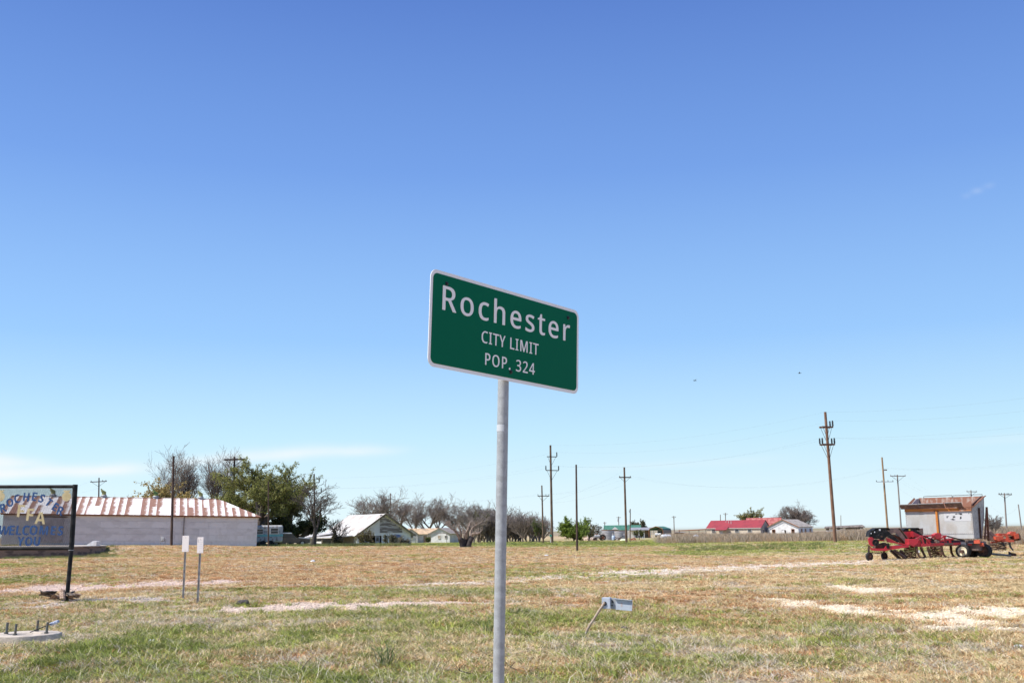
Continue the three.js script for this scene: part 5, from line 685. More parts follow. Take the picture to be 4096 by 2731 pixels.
  mesh('end_panel', end(L1 - 0.05), M.galvDull, s); mesh('end_panel', end(L0), M.cartSide, s);
  mesh('floor', bx(L1 - L0 - 0.1, 0.05, 1.35, (L0 + L1) / 2, y0 + 0.03, -0.08), M.rustDark, s); mesh('far_side', [quadSlab(V(L0, y0, -0.75), V(L1, y0, -0.75), V(L1, 2.35, -1.5), V(L0, 2.35, -1.5), 0.05), quadSlab(V(L0, 2.35, -1.5), V(L1, 2.35, -1.5), V(L1, 3.36, -1.72), V(L0, 3.36, -1.72), 0.05)], worn([0.27, 0.12, 0.075], [0.42, 0.33, 0.28], { m: 1.4, fx: 10, fy: 4, thr: 0.62, rough: 0.9, grain: 0.15 }), s).userData.label = 'rusty inside of the far wall';
  mesh('hopper_flare', [quadSlab(V(L1, y1 + 0.12, 0.6), V(L1, 3.25, -1.2), V(L1 + 0.28, 3.36, -1.25), V(L1 + 0.22, y1 + 0.3, 0.66), 0.04), quadSlab(V(L0, 3.25, -1.2), V(L0, y1 + 0.12, 0.6), V(L0 - 0.1, y1 + 0.22, 0.6), V(L0 - 0.1, 3.34, -1.2), 0.04)], M.rust, s);
  mesh('end_rib', [beam(V(L1 + 0.03, y0, -0.4), V(L1 + 0.03, 2.7, -0.55), 0.1, 0.12), beam(V(L1 + 0.02, y1 + 0.3, 0.6), V(L1 + 0.02, 3.3, -1.2), 0.12, 0.06)], M.rustDark, s); mesh('lift_post', [beam(V(L1 + 0.1, 0.9, -1.55), V(L1 + 0.1, 2.75, -1.75), 0.1), beam(V(L1 + 0.1, 1.0, -0.9), V(L1 + 0.1, 2.7, -1.7), 0.08)], M.rust, s);
  for (const x of [L0 + 0.3, L0 + 1.95]) mesh('guard_rail', [rod(V(x, 3.34, -1.7), V(x, 3.44, -1.72), 0.014), rod(V(x, 3.44, -1.72), V(x + 1.6, 3.46, -1.72), 0.014), rod(V(x + 1.6, 3.34, -1.7), V(x + 1.6, 3.46, -1.72), 0.014)], M.rustDark, s);
  // running gear, plus added box and wheels for the dark space beneath
  mesh('chassis', [bx(3.6, 0.16, 0.14, -1.3, 0.86, 0.42), bx(3.6, 0.16, 0.14, -1.3, 0.86, -0.6), bx(0.3, 0.3, 1.5, 0.05, 0.72, -0.1)], M.cartDark, s); mesh('axle', [bx(0.16, 0.16, 2.3, 0.0, 0.36, -0.1), bx(0.3, 0.5, 0.12, 0.0, 0.6, 0.42), bx(0.3, 0.5, 0.12, 0.0, 0.6, -0.7)], M.rustDark, s); mesh('frame_end', [bx(0.3, 0.2, 0.16, L1 + 0.1, 0.88, 0.5)], M.orangeRed, s); mesh('frame_end', [bx(0.24, 0.2, 0.16, L1 + 0.2, 0.72, 0.15)], M.orangeRed, s); mesh('tongue', beam(V(-3.0, 0.8, -0.1), V(-4.6, 0.5, -0.1), 0.12), M.cartDark, s);
  for (const p of [[0, 0.75], [0, -0.95], [-0.05, 0.42], [-0.05, -0.62], [0.75, -0.3], [0.75, -0.62]]) wheelOf(s, V(p[0], 0.37, p[1]), 0.38, 0.27, p[1] === 0.75 ? M.rim : M.rustDark);  // added wheels and dark rims stand in for the shade beneath the cart
  mesh('shade_box', [rbx(1.1, 0.5, 1.3, 0.06, 0.2, 0.62, -0.35)], M.brownSteel, s);  // invented box, put in to darken the shaded space under the cart
}
{
  const D = 64, g0 = gAt(2290, D), s = thing('orange_digger', 'faded orange red digger with curved shanks behind the grey cart', 'farm implement', g0), q = machine(D, 2239.5, 1119.7, 0.1209, s), R = rng(18);
  q.bar('toolbar', [300, 895, -0.6], [645, 876, -0.6], 0.07, 0.1, M.orangeRed); q.plate('weight_box', [[365, 926], [510, 920], [518, 978], [425, 1015], [372, 985]], -0.4, 0.1, M.orangeRed); q.plate('weight_box', [[430, 870], [470, 866], [480, 885], [510, 890], [508, 918], [430, 912]], -0.6, -0.3, M.orangeRed);
  for (const [a, b, w, z] of [[[515, 925], [525, 1020], 0.12, -0.1], [[525, 985], [640, 975], 0.09, -0.1], [[520, 1010], [650, 1005], 0.13, 0], [[610, 885], [650, 1000], 0.1, 0], [[540, 915], [620, 905], 0.07, -0.3], [[595, 910], [630, 1005], 0.07, -0.3], [[310, 1000], [420, 960], 0.1, -0.5], [[310, 1040], [500, 1015], 0.09, -0.4]]) q.bar('frame_bar', [...a, z], [...b, z], w, w, M.orangeRed);
  q.plate('hitch_dome', [[638, 880], [660, 845], [700, 832], [750, 838], [755, 860], [730, 905], [680, 915]], -0.4, 0.0, M.orangeRed); q.plate('end_block', [[730, 885], [805, 870], [830, 960], [755, 975]], -0.3, 0.1, M.orangeRed); q.plate('end_cap', [[805, 866], [840, 905], [848, 990], [830, 1000], [815, 930]], -0.35, 0.12, M.rustDark); q.bar('lower_bar', [650, 1015, 0.05], [745, 1010, 0.05], 0.12, 0.12, M.orangeRed); q.bar('lower_bar', [690, 1000, -0.2], [835, 990, -0.2], 0.1, 0.1, M.rust); q.plate('shade_plate', [[655, 925], [725, 918], [740, 985], [665, 990]], -0.5, -0.3, M.rustDark);  // a solid dark plate gives the gap behind the bars its shade
  for (const [pts, z] of [[[[530, 1025], [535, 1060], [545, 1085], [570, 1120]], -0.1], [[[663, 1020], [668, 1080], [690, 1140], [735, 1188]], 0]]) for (let i = 0; i < 3; i++) q.bar('shank', [...pts[i], z], [...pts[i + 1], z], 0.12 - i * 0.02, 0.06, M.darkSteel);
  for (let i = 0; i < 14; i++) { const pts = []; for (let j = 0; j <= 6; j++) pts.push([270 + j * 55 + (R() - 0.5) * 25, 1050 + i * 10.5 + (R() - 0.5) * 22, -0.3 + (R() - 0.5) * 0.6]); q.curve('link_rod', pts, 0.018, i % 3 ? M.rustDark : M.brownSteel); }
  for (const [a, b] of [[[250, 830], [365, 960]], [[215, 890], [310, 985]]]) q.bar('chain_cover', [...a, -0.5], [...b, -0.5], 0.18, 0.6, M.brownSteel);
  const bm = thing('steel_beam', 'long grey steel beam lying on the ground beside the cart', 'beam', gAt(2300, 59.5)), qb = machine(59.5, 2239.5, 1119.7, 0.1209, bm);
  qb.bar('web', [230, 1245, 0], [690, 1290, 0.1], 0.10, 0.03, M.galvDull); qb.bar('flange', [230, 1232, 0], [690, 1279, 0.1], 0.03, 0.14, M.galvDull); qb.bar('flange', [230, 1262, 0], [690, 1304, 0.1], 0.03, 0.14, M.darkSteel); qb.plate('end_bracket', [[655, 1215], [685, 1235], [775, 1250], [780, 1300], [660, 1290]], -0.05, 0.15, M.rustDark);
}

// ------------------------------------------------------------------ trees and shrubs
class Wood { // tapered branch pieces gathered into one geometry
  constructor() { this.p = []; this.n = []; this.i = []; }
  seg(a, b, r0, r1, k) {
    const d = b.clone().sub(a).normalize(), u = Math.abs(d.y) < 0.9 ? V(0, 1, 0) : V(1, 0, 0), x = d.clone().cross(u).normalize(), y = d.clone().cross(x), o = this.p.length / 3;
    for (let j = 0; j < k; j++) { const t = j / k * 6.28318, c = Math.cos(t), s = Math.sin(t), nx = x.x * c + y.x * s, ny = x.y * c + y.y * s, nz = x.z * c + y.z * s; this.p.push(a.x + nx * r0, a.y + ny * r0, a.z + nz * r0, b.x + nx * r1, b.y + ny * r1, b.z + nz * r1); this.n.push(nx, ny, nz, nx, ny, nz); }
    for (let j = 0; j < k; j++) { const q = o + j * 2, w = o + ((j + 1) % k) * 2; this.i.push(q, w, w + 1, q, w + 1, q + 1); }
  }
  geo() { const g = new THREE.BufferGeometry(); g.setAttribute('position', new THREE.Float32BufferAttribute(this.p, 3)); g.setAttribute('normal', new THREE.Float32BufferAttribute(this.n, 3)); g.setAttribute('uv', new THREE.Float32BufferAttribute(new Float32Array(this.p.length / 3 * 2), 2)); g.setIndex(this.i); return g; }
}
function growTree(seed, P) { // returns trunk, twig and leaf geometries fitted to height P.h and spread P.w
  const R = rng(seed), trunk = new Wood(), twig = new Wood(), tips = [], lv = P.kids.length, gs = () => (R() + R() + R() - 1.5) / 1.5;
  (function grow(p, d, len, r, l) {
    const n = l === 0 ? 3 : l < 3 ? 4 : 3, pts = []; let q = p, dir = d.clone(); const r1 = r * (l >= lv ? 0.4 : 0.55);
    for (let i = 0; i < n; i++) {
      dir.add(V(gs(), gs(), gs()).multiplyScalar(P.wob * (l ? 1 : 0.4))).addScaledVector(V(0, 1, 0), P.up * (l > 1 ? 1 : 0.5)).addScaledVector(V(P.windX || 0, 0, 0), l > 1 ? 1 : 0).normalize();
      const b = q.clone().addScaledVector(dir, len / n), ra = lerp(r, r1, i / n), rb = lerp(r, r1, (i + 1) / n); (l < 2 ? trunk : twig).seg(q, b, Math.max(ra, P.minR), Math.max(rb, P.minR * 0.8), l < 2 ? 7 : l < 4 ? 4 : 3); q = b; pts.push([b, dir.clone(), rb]);
      if (l >= lv - 1) tips.push([b, dir.clone()]);
    }
    if (l >= lv) return; const k = Math.max(2, Math.round(P.kids[l] * (0.75 + R() * 0.5)));
    for (let c = 0; c < k; c++) {
      const t = l === 0 ? 1 - R() * 0.55 * (P.low || 1) * (c / k) : 0.25 + 0.75 * ((c + R()) / k), f = clamp(t * n - 1, 0, n - 1), a = pts[Math.floor(f)], b = pts[Math.min(n - 1, Math.ceil(f))], pos = (l === 0 && t < 0.34) ? p.clone().lerp(pts[0][0], t * 3) : a[0].clone().lerp(b[0], f % 1), az = (c / k + R() * 0.3) * 6.283 * (l === 0 ? 1 : 1.6), an = P.ang[Math.min(l, P.ang.length - 1)] * (0.65 + R() * 0.7);
      const bd = b[1], u = Math.abs(bd.y) < 0.95 ? V(0, 1, 0) : V(1, 0, 0), x = bd.clone().cross(u).normalize(), y = bd.clone().cross(x), nd = bd.clone().multiplyScalar(Math.cos(an)).addScaledVector(x, Math.sin(an) * Math.cos(az)).addScaledVector(y, Math.sin(an) * Math.sin(az)).normalize();
      grow(pos, nd, len * P.ratio[Math.min(l, P.ratio.length - 1)] * (0.7 + R() * 0.55), b[2] * (l === 0 ? 0.75 : 0.68), l + 1);
    }
  })(V(0, -0.1, 0), V((R() - 0.5) * 0.15 + (P.lean || 0), 1, (R() - 0.5) * 0.15).normalize(), P.trunk, P.r, 0);
  const box = new THREE.Box3(); for (const w of [trunk, twig]) for (let i = 0; i < w.p.length; i += 3) box.expandByPoint(V(w.p[i], w.p[i + 1], w.p[i + 2]));
  const sy = P.h / box.max.y, sx = P.w / (box.max.x - box.min.x), out = { sx, sy }, fit = (g) => { const a = g.attributes.position; for (let i = 0; i < a.count; i++) a.setXYZ(i, a.getX(i) * sx, a.getY(i) * sy, a.getZ(i) * sx); return g; };
  out.trunk = metreUV(fit(trunk.geo())); out.twig = fit(twig.geo());
  if (P.leaf) {
    const { n, size, cols, spread } = P.leaf, pos = [], nor = [], col = [];
    for (let i = 0; i < n; i++) {
      const [b] = tips[Math.floor(R() * tips.length)], c = V(b.x * sx, b.y * sy, b.z * sx).add(V(gs(), gs(), gs()).multiplyScalar(spread)); if (c.y < (P.leaf.minY || 0.3)) continue;
      const a = V(gs(), gs(), gs()).normalize(), e = V(gs(), gs() + 0.2, gs()).cross(a).normalize(), f = a.clone().multiplyScalar(size * (0.6 + R() * 0.8)), h = e.multiplyScalar(size * 0.55 * (0.6 + R() * 0.8)), nn = h.clone().cross(f).normalize(), k = cols[Math.floor(R() * cols.length)], j = 0.8 + R() * 0.4;
      const v = [c.clone().sub(f), c.clone().add(h), c.clone().add(f), c.clone().sub(h)]; for (const q of [0, 1, 2, 0, 2, 3]) { pos.push(v[q].x, v[q].y, v[q].z); nor.push(nn.x, nn.y, nn.z); col.push(k[0] * j, k[1] * j, k[2] * j); }
    }
    const g = new THREE.BufferGeometry(); g.setAttribute('position', new THREE.Float32BufferAttribute(pos, 3)); g.setAttribute('normal', new THREE.Float32BufferAttribute(nor, 3)); g.setAttribute('color', new THREE.Float32BufferAttribute(col, 3)); out.leaves = g;
  }
  return out;
}
const leafMat = new THREE.MeshPhysicalMaterial({ vertexColors: true, roughness: 0.9, specularIntensity: 0.3, transmission: 0.35, thickness: 0, side: THREE.DoubleSide });
function tree(name, label, px, D, T, { turn = 0, s = 1, barkM = M.bark, twigM = M.twig, group, category = 'tree', dy = 0 } = {}) {
  const o = thing(name, label, category, gAt(px, D).add(V(0, dy, 0)), turn, group); o.scale.setScalar(s); put('trunk', T.trunk, barkM, o); const c = put('crown', T.leaves || T.twig, T.leaves ? leafMat : twigM, o); if (T.leaves) put('twigs', T.twig, twigM, c); return o;
}
const px2m = (px, D) => px * D / F;
const BARE = { kids: [4, 5, 5, 5, 4], ang: [0.42, 0.5, 0.6, 0.7, 0.8], ratio: [1.15, 0.62, 0.6, 0.6, 0.62], wob: 0.16, up: 0.10, trunk: 2.2, r: 0.26, minR: 0.014 };
// bare elms behind the warehouse
const vaseA = growTree(11, { ...BARE, ang: [0.28, 0.36, 0.5, 0.65, 0.8], up: 0.16, trunk: 3.4, h: 11.6, w: 4.6 }), vaseB = growTree(12, { ...BARE, ang: [0.3, 0.4, 0.5, 0.65, 0.8], up: 0.15, trunk: 3.2, h: 11.8, w: 5.6 });
tree('bare_elm', 'slim bare elm left of the plain pole behind the warehouse', 381, 134, vaseA, { turn: 0.5, s: 1.04 }); tree('bare_elm', 'tall bare elm just right of the plain warehouse pole', 430, 133, vaseB, { turn: 2, s: 1.1 }); tree('bare_elm', 'broad bare elm between the plain pole and the heavy crossarm pole', 486, 135, vaseB, { turn: 4.2, s: 1.1 }); tree('bare_elm', 'bare elm right behind the heavy double crossarm pole', 522, 138, vaseA, { turn: 3.1, s: 1.0 });
tree('bare_sapling', 'small bare sapling showing over the warehouse roof left of the yellow tree', 290, 128, growTree(13, { ...BARE, kids: [4, 4, 4, 3], h: 6.2, w: 3.4, r: 0.1 }), { barkM: M.twig });
tree('yellow_oak', 'oak with yellow brown leaves rising behind the warehouse roof', 348, 122, growTree(21, { ...BARE, kids: [6, 5, 5, 4], h: 7.7, w: 9.0, ang: [0.6, 0.6, 0.7, 0.8], leaf: { n: 15000, size: 0.12, spread: 0.34, minY: 1.5, cols: [[0.46, 0.33, 0.11], [0.38, 0.28, 0.10], [0.32, 0.27, 0.10], [0.52, 0.40, 0.16]] } }), { twigM: M.twigDark });
const greens3 = [[0.28, 0.29, 0.075], [0.21, 0.23, 0.06], [0.36, 0.36, 0.11], [0.16, 0.175, 0.05], [0.26, 0.24, 0.10]];
const bigGreen = growTree(31, { ...BARE, kids: [6, 5, 6, 5], h: 9.5, w: 11.0, ang: [0.6, 0.55, 0.65, 0.8], up: 0.07, low: 1.5, trunk: 2.0, r: 0.35, leaf: { n: 44000, size: 0.085, spread: 0.34, minY: 0.9, cols: greens3 } });
tree('green_elm', 'big feathery green elm beyond the end of the warehouse', 594, 114, bigGreen, { twigM: M.twigDark, turn: 0.4 });
tree('green_elm', 'green elm spreading over the warehouse hip and heavy pole', 532, 119, growTree(32, { ...BARE, kids: [5, 5, 5, 5], h: 7.2, w: 7.6, ang: [0.6, 0.6, 0.65, 0.8], low: 1.5, leaf: { n: 20000, size: 0.082, spread: 0.32, minY: 1, cols: greens3 } }), { twigM: M.twigDark });
tree('green_elm', 'thin leaved elm half bare beside the big green one', 668, 118, growTree(33, { ...BARE, h: 8.2, w: 7.4, ang: [0.55, 0.5, 0.6, 0.8], low: 1.4, leaf: { n: 11000, size: 0.10, spread: 0.3, minY: 0.6, cols: [[0.16, 0.165, 0.07], [0.12, 0.13, 0.05], [0.2, 0.19, 0.1]] } }));
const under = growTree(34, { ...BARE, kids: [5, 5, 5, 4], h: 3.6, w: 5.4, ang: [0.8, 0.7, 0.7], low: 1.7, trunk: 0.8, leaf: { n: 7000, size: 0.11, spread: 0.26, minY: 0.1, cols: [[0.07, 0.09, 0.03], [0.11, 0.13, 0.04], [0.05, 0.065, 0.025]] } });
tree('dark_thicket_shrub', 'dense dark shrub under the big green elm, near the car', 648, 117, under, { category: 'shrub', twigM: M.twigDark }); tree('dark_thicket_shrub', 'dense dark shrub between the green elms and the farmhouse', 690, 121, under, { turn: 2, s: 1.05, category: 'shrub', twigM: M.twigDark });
// bare trees round the farmhouse
tree('bare_tree', 'dark bare tree leaning right before the farmhouse lean-to', 720, 106, growTree(41, { ...BARE, h: 6.6, w: 5.8, windX: 0.05, ang: [0.45, 0.5, 0.6, 0.7, 0.8] }), { barkM: M.barkBlack, twigM: M.twigDark });
tree('bare_bush', 'bare twiggy bush before the farmhouse tin roof', 775, 112, growTree(42, { ...BARE, kids: [6, 5, 5, 4], trunk: 0.6, r: 0.08, h: 3.1, w: 3.6, windX: 0.06, low: 1.7, minR: 0.009 }), { category: 'shrub', twigM: M.twigDark });
const wideA = growTree(51, { ...BARE, h: 8, w: 7.4, ang: [0.5, 0.55, 0.6, 0.7, 0.8], up: 0.12 }), wideB = growTree(52, { ...BARE, h: 8, w: 8.2, ang: [0.55, 0.6, 0.65, 0.7, 0.8], up: 0.1, low: 1.3 }), wideC = growTree(53, { ...BARE, kids: [5, 5, 5, 5, 4], h: 8, w: 9, ang: [0.6, 0.6, 0.65, 0.7, 0.8], up: 0.1, low: 1.4 });
for (const [px, D, T, t, sc, label] of [[846, 188, wideC, 0.2, 1.28, 'bare grey tree rising over the left of the farmhouse roof'], [880, 190, wideA, 1.5, 1.25, 'bare grey tree behind the middle of the farmhouse ridge'], [918, 205, wideB, 2.5, 1.2, 'bare tree close behind the farmhouse gable peak'], [950, 228, wideA, 4, 1.36, 'bare tree with open fork right of the farmhouse gable'], [985, 232, wideC, 1.1, 1.36, 'bare tree spreading over the tan cottage roof'], [1006, 240, wideB, 5, 1.2, 'lower bare tree between the two cottages'], [1042, 232, wideA, 3.3, 1.18, 'bare tree behind the white porch cottage'], [1075, 228, wideC, 0.9, 1.12, 'bare tree rising behind the pollarded stump'], [1105, 225, wideB, 2.1, 1.08, 'bare tree at the left of the grey thicket']]) tree('bare_tree', label, px, D, T, { turn: t, s: sc });
const brush = growTree(61, { ...BARE, kids: [9, 5, 5, 5], trunk: 0.5, r: 0.09, ratio: [2.8, 0.55, 0.6, 0.6], ang: [0.4, 0.45, 0.6, 0.7], up: 0.12, low: 1.8, h: 4.6, w: 4.0, minR: 0.011 }), brushB = growTree(62, { ...BARE, kids: [10, 5, 5, 4], trunk: 0.5, r: 0.09, ratio: [2.6, 0.6, 0.6, 0.6], ang: [0.45, 0.5, 0.6, 0.7], up: 0.12, low: 1.8, h: 4.2, w: 4.4, minR: 0.011 });
{ const R = rng(66); for (let i = 0; i < 26; i++) { const px = 1090 + i * 6.3 + (R() - 0.5) * 6, D = 172 + R() * 30, h = lerp(1.45, 1.02, (px - 1090) / 165) * (0.88 + R() * 0.3); tree('thicket_shrub', 'grey bare shrub in the thicket behind the sign post', px, D, i % 2 ? brush : brushB, { turn: R() * 6, s: h, barkM: M.twig, category: 'shrub', group: 'bare shrubs of the grey thicket' }); } }
tree('leafing_shrub', 'olive green shrub inside the grey thicket by the crossarm pole', 1238, 168, growTree(63, { ...BARE, kids: [7, 5, 4, 3], trunk: 0.6, low: 1.7, h: 3.6, w: 2.4, r: 0.1, leaf: { n: 1800, size: 0.12, spread: 0.25, minY: 0.8, cols: [[0.13, 0.17, 0.04], [0.1, 0.13, 0.035]] } }), { category: 'shrub' });
tree('leafing_shrub', 'olive tinged shrub behind the pollarded stump', 1098, 176, growTree(64, { ...BARE, kids: [7, 5, 4, 3], trunk: 0.6, low: 1.7, h: 5.2, w: 3.4, r: 0.1, leaf: { n: 1500, size: 0.12, spread: 0.3, minY: 2, cols: [[0.17, 0.18, 0.07], [0.13, 0.14, 0.05]] } }), { category: 'shrub' });
tree('green_bush_tree', 'rounded bright green bush tree right of the mailbox', 1318, 172, growTree(65, { ...BARE, kids: [9, 6, 5, 4], trunk: 0.4, ratio: [3.2, 0.6, 0.6], low: 1.9, h: 4.2, w: 6.0, r: 0.12, ang: [0.9, 0.6, 0.7], leaf: { n: 16000, size: 0.11, spread: 0.26, minY: 0.1, cols: [[0.25, 0.34, 0.06], [0.18, 0.27, 0.045], [0.32, 0.40, 0.08], [0.13, 0.19, 0.035]] } }), { twigM: M.twigDark });
tree('leafing_shrub', 'tan and olive shrub at the right foot of the green bush tree', 1352, 178, growTree(67, { ...BARE, kids: [7, 5, 4, 3], trunk: 0.6, low: 1.7, h: 2.7, w: 2.8, r: 0.1, leaf: { n: 1500, size: 0.11, spread: 0.25, minY: 0.3, cols: [[0.24, 0.21, 0.11], [0.17, 0.17, 0.07]] } }), { category: 'shrub' });
tree('speckled_tree', 'sparse tree with dark leaf clumps before the white outbuilding', 1370, 215, growTree(68, { ...BARE, kids: [5, 4, 4, 3], h: 3.3, w: 3.9, r: 0.14, ang: [0.7, 0.7, 0.8], leaf: { n: 420, size: 0.14, spread: 0.1, minY: 1, cols: [[0.08, 0.075, 0.06], [0.12, 0.1, 0.07]] } }), { twigM: M.twigDark });
tree('oak_tree', 'dark green tree behind the grey shed roof', 1464, 290, growTree(69, { ...BARE, kids: [6, 5, 5, 3], h: 5.0, w: 5.2, r: 0.25, ang: [0.7, 0.7, 0.7], leaf: { n: 6000, size: 0.15, spread: 0.26, minY: 1.2, cols: [[0.13, 0.13, 0.07], [0.1, 0.105, 0.05], [0.18, 0.17, 0.1]] } }), { twigM: M.twigDark });
tree('leafing_shrub', 'green shrub before the white shed doors', 1468, 186, growTree(70, { ...BARE, kids: [7, 5, 4, 3], trunk: 0.5, low: 1.8, h: 1.75, w: 2.0, r: 0.06, ang: [0.8, 0.7, 0.7], leaf: { n: 2200, size: 0.08, spread: 0.16, minY: 0.1, cols: [[0.15, 0.17, 0.06], [0.1, 0.125, 0.04]] } }), { category: 'shrub' });
tree('yellow_green_tree', 'yellow green tree behind the ridge of the red roof', 1728, 250, growTree(71, { ...BARE, kids: [6, 5, 5, 3], h: 6.6, w: 9.4, r: 0.25, ang: [0.8, 0.7, 0.7], leaf: { n: 15000, size: 0.13, spread: 0.3, minY: 1.8, cols: [[0.28, 0.28, 0.09], [0.34, 0.34, 0.1], [0.2, 0.19, 0.1], [0.3, 0.26, 0.16]] } }));
tree('bare_tree', 'wide bare tree behind the empty white house', 1842, 226, growTree(72, { ...BARE, kids: [6, 5, 5, 5, 4], h: 8.0, w: 10.4, ang: [0.75, 0.6, 0.6, 0.7, 0.8], low: 1.5, trunk: 1.4 })); tree('bare_bush', 'small bare bush showing right of the grey cart', 2283, 100, growTree(73, { ...BARE, kids: [5, 5, 4, 4], h: 2.7, w: 2.2, r: 0.08, trunk: 0.8 }), { category: 'shrub' });
// shrubs against the farmhouse
for (const [px, D, h, w, seed, label, cols] of [[838, 121, 1.95, 2.3, 81, 'yellow green shrub before the farmhouse porch', [[0.2, 0.19, 0.05], [0.13, 0.1, 0.05], [0.16, 0.13, 0.08]]], [893, 121, 1.45, 1.8, 82, 'grey green shrub under the blue awning', [[0.22, 0.21, 0.15], [0.17, 0.17, 0.11], [0.13, 0.13, 0.08]]], [925, 122, 1.2, 1.7, 83, 'grey green shrub at the corner of the farmhouse', [[0.24, 0.23, 0.17], [0.18, 0.17, 0.12]]], [776, 112, 1.25, 1.5, 84, 'dark low shrub under the bare bush by the farmhouse', [[0.1, 0.09, 0.05], [0.14, 0.12, 0.07]]], [983, 190, 1.1, 1.0, 85, 'small green shrub between the two cottages', [[0.12, 0.16, 0.05], [0.2, 0.2, 0.06]]]])
  tree('garden_shrub', label, px, D, growTree(seed, { ...BARE, kids: [9, 5, 4, 3], trunk: 0.25, ratio: [3, 0.6, 0.6], low: 1.9, h, w, r: 0.05, ang: [0.7, 0.6, 0.7], up: 0.05, minR: 0.008, leaf: { n: 3200, size: 0.06, spread: 0.1, minY: 0.05, cols } }), { category: 'shrub' });
// the pollarded stump: two black trunks, stubbed grey limbs, thin shoots
{
  const D = 96, s = thing('pollarded_tree', 'old pollarded tree with twin black trunks and pale broken limbs', 'tree', gAt(1072, D)), R = rng(91), q = machine(D, 918.7, 1125.4, 0.1123, s), w = new Wood(), limb = new Wood(), shoot = new Wood();
  const path = (W, pts, r0, r1, k = 9) => { const c = new THREE.CatmullRomCurve3(pts.map((p) => q.k(...p))), n = pts.length * 4; for (let i = 0; i < n; i++) { const j = () => 0.94 + R() * 0.12; W.seg(c.getPoint(i / n), c.getPoint((i + 1) / n), lerp(r0, r1, i / n) * j(), lerp(r0, r1, (i + 1) / n) * j(), k); } return c; };
  path(w, [[1285, 1205, 0], [1270, 1090, 0], [1235, 990, 0.1]], 0.26, 0.24, 14); path(w, [[1335, 1200, -0.2], [1330, 1080, -0.2], [1345, 980, -0.2]], 0.26, 0.22, 14); path(w, [[1400, 1195, 0.1], [1420, 1080, 0.1], [1465, 960, 0]], 0.22, 0.24, 14);
  const ends = []; for (const [pts, r] of [[[[1235, 1000, 0.1], [1190, 930, 0.2], [1140, 850, 0.4]], 0.17], [[[1245, 1000, 0], [1245, 900, 0.3], [1235, 840, 0.3], [1205, 740, 0.3]], 0.13], [[[1335, 990, -0.2], [1310, 910, -0.4], [1290, 840, -0.7]], 0.15], [[[1345, 990, 0], [1360, 870, 0.2], [1400, 790, 0.2], [1430, 680, 0.1]], 0.14], [[[1460, 970, 0], [1490, 900, 0.2], [1570, 890, 0.3], [1640, 870, 0.4]], 0.16], [[[1450, 960, 0], [1440, 870, -0.4], [1500, 760, -0.5], [1580, 700, -0.6]], 0.13], [[[1190, 930, 0.2], [1120, 830, 0.1], [1040, 780, 0], [970, 690, 0]], 0.09], [[[1150, 860, 0.3], [1080, 800, 0.6], [1000, 750, 0.7], [900, 690, 0.8]], 0.07]]) { const c = path(limb, pts, r, r * 0.55); for (let i = 0; i < 6; i++) ends.push(c.getPoint(0.35 + 0.65 * R())); ends.push(c.getPoint(1)); }
  for (const e of ends) for (let i = 0; i < 3; i++) { let p = e.clone(), d = V((R() - 0.5) * 1.6 + (e.x > 0 ? 0.2 : -0.2), 0.35 + R() * 0.8, (R() - 0.5) * 1.4).normalize(), r = 0.028; for (let k = 0; k < 4; k++) { const b = p.clone().addScaledVector(d, 0.07 + R() * 0.1); shoot.seg(p, b, r, r * 0.7, 4); p = b; r *= 0.7; d.add(V((R() - 0.5), (R() - 0.3) * 0.7, (R() - 0.5)).multiplyScalar(0.7)).normalize(); if (k > 0) shoot.seg(b, b.clone().add(V((R() - 0.5) * 0.3, R() * 0.2, (R() - 0.5) * 0.3)), r * 0.8, 0.006, 3); } }
  put('trunk', metreUV(w.geo()), M.barkBlack, s); put('limbs', metreUV(limb.geo()), M.deadWood, s); put('crown', shoot.geo(), plain(0.36, 0.3, 0.25, 1), s);
  const sp = thing('young_tree', 'staked young bare tree on the lawn before the tan cottage', 'tree', gAt(955, 165)); const tw = new Wood(); for (let i = 0; i < 9; i++) { const y = 0.9 + R() * 1.6; tw.seg(V(0, y, 0), V((R() - 0.5) * 0.9, y + 0.5, (R() - 0.5) * 0.9), 0.02, 0.008, 4); } mesh('trunk', rod(V(0, -0.1, 0), V(0.03, 2.8, 0), 0.045, 0.012, 7), M.twigDark, sp); put('crown', tw.geo(), M.twigDark, sp); mesh('root_mound', new THREE.SphereGeometry(0.3, 12, 8).scale(1, 0.3, 1), M.barkBlack, sp);
}
console.log('trees built');

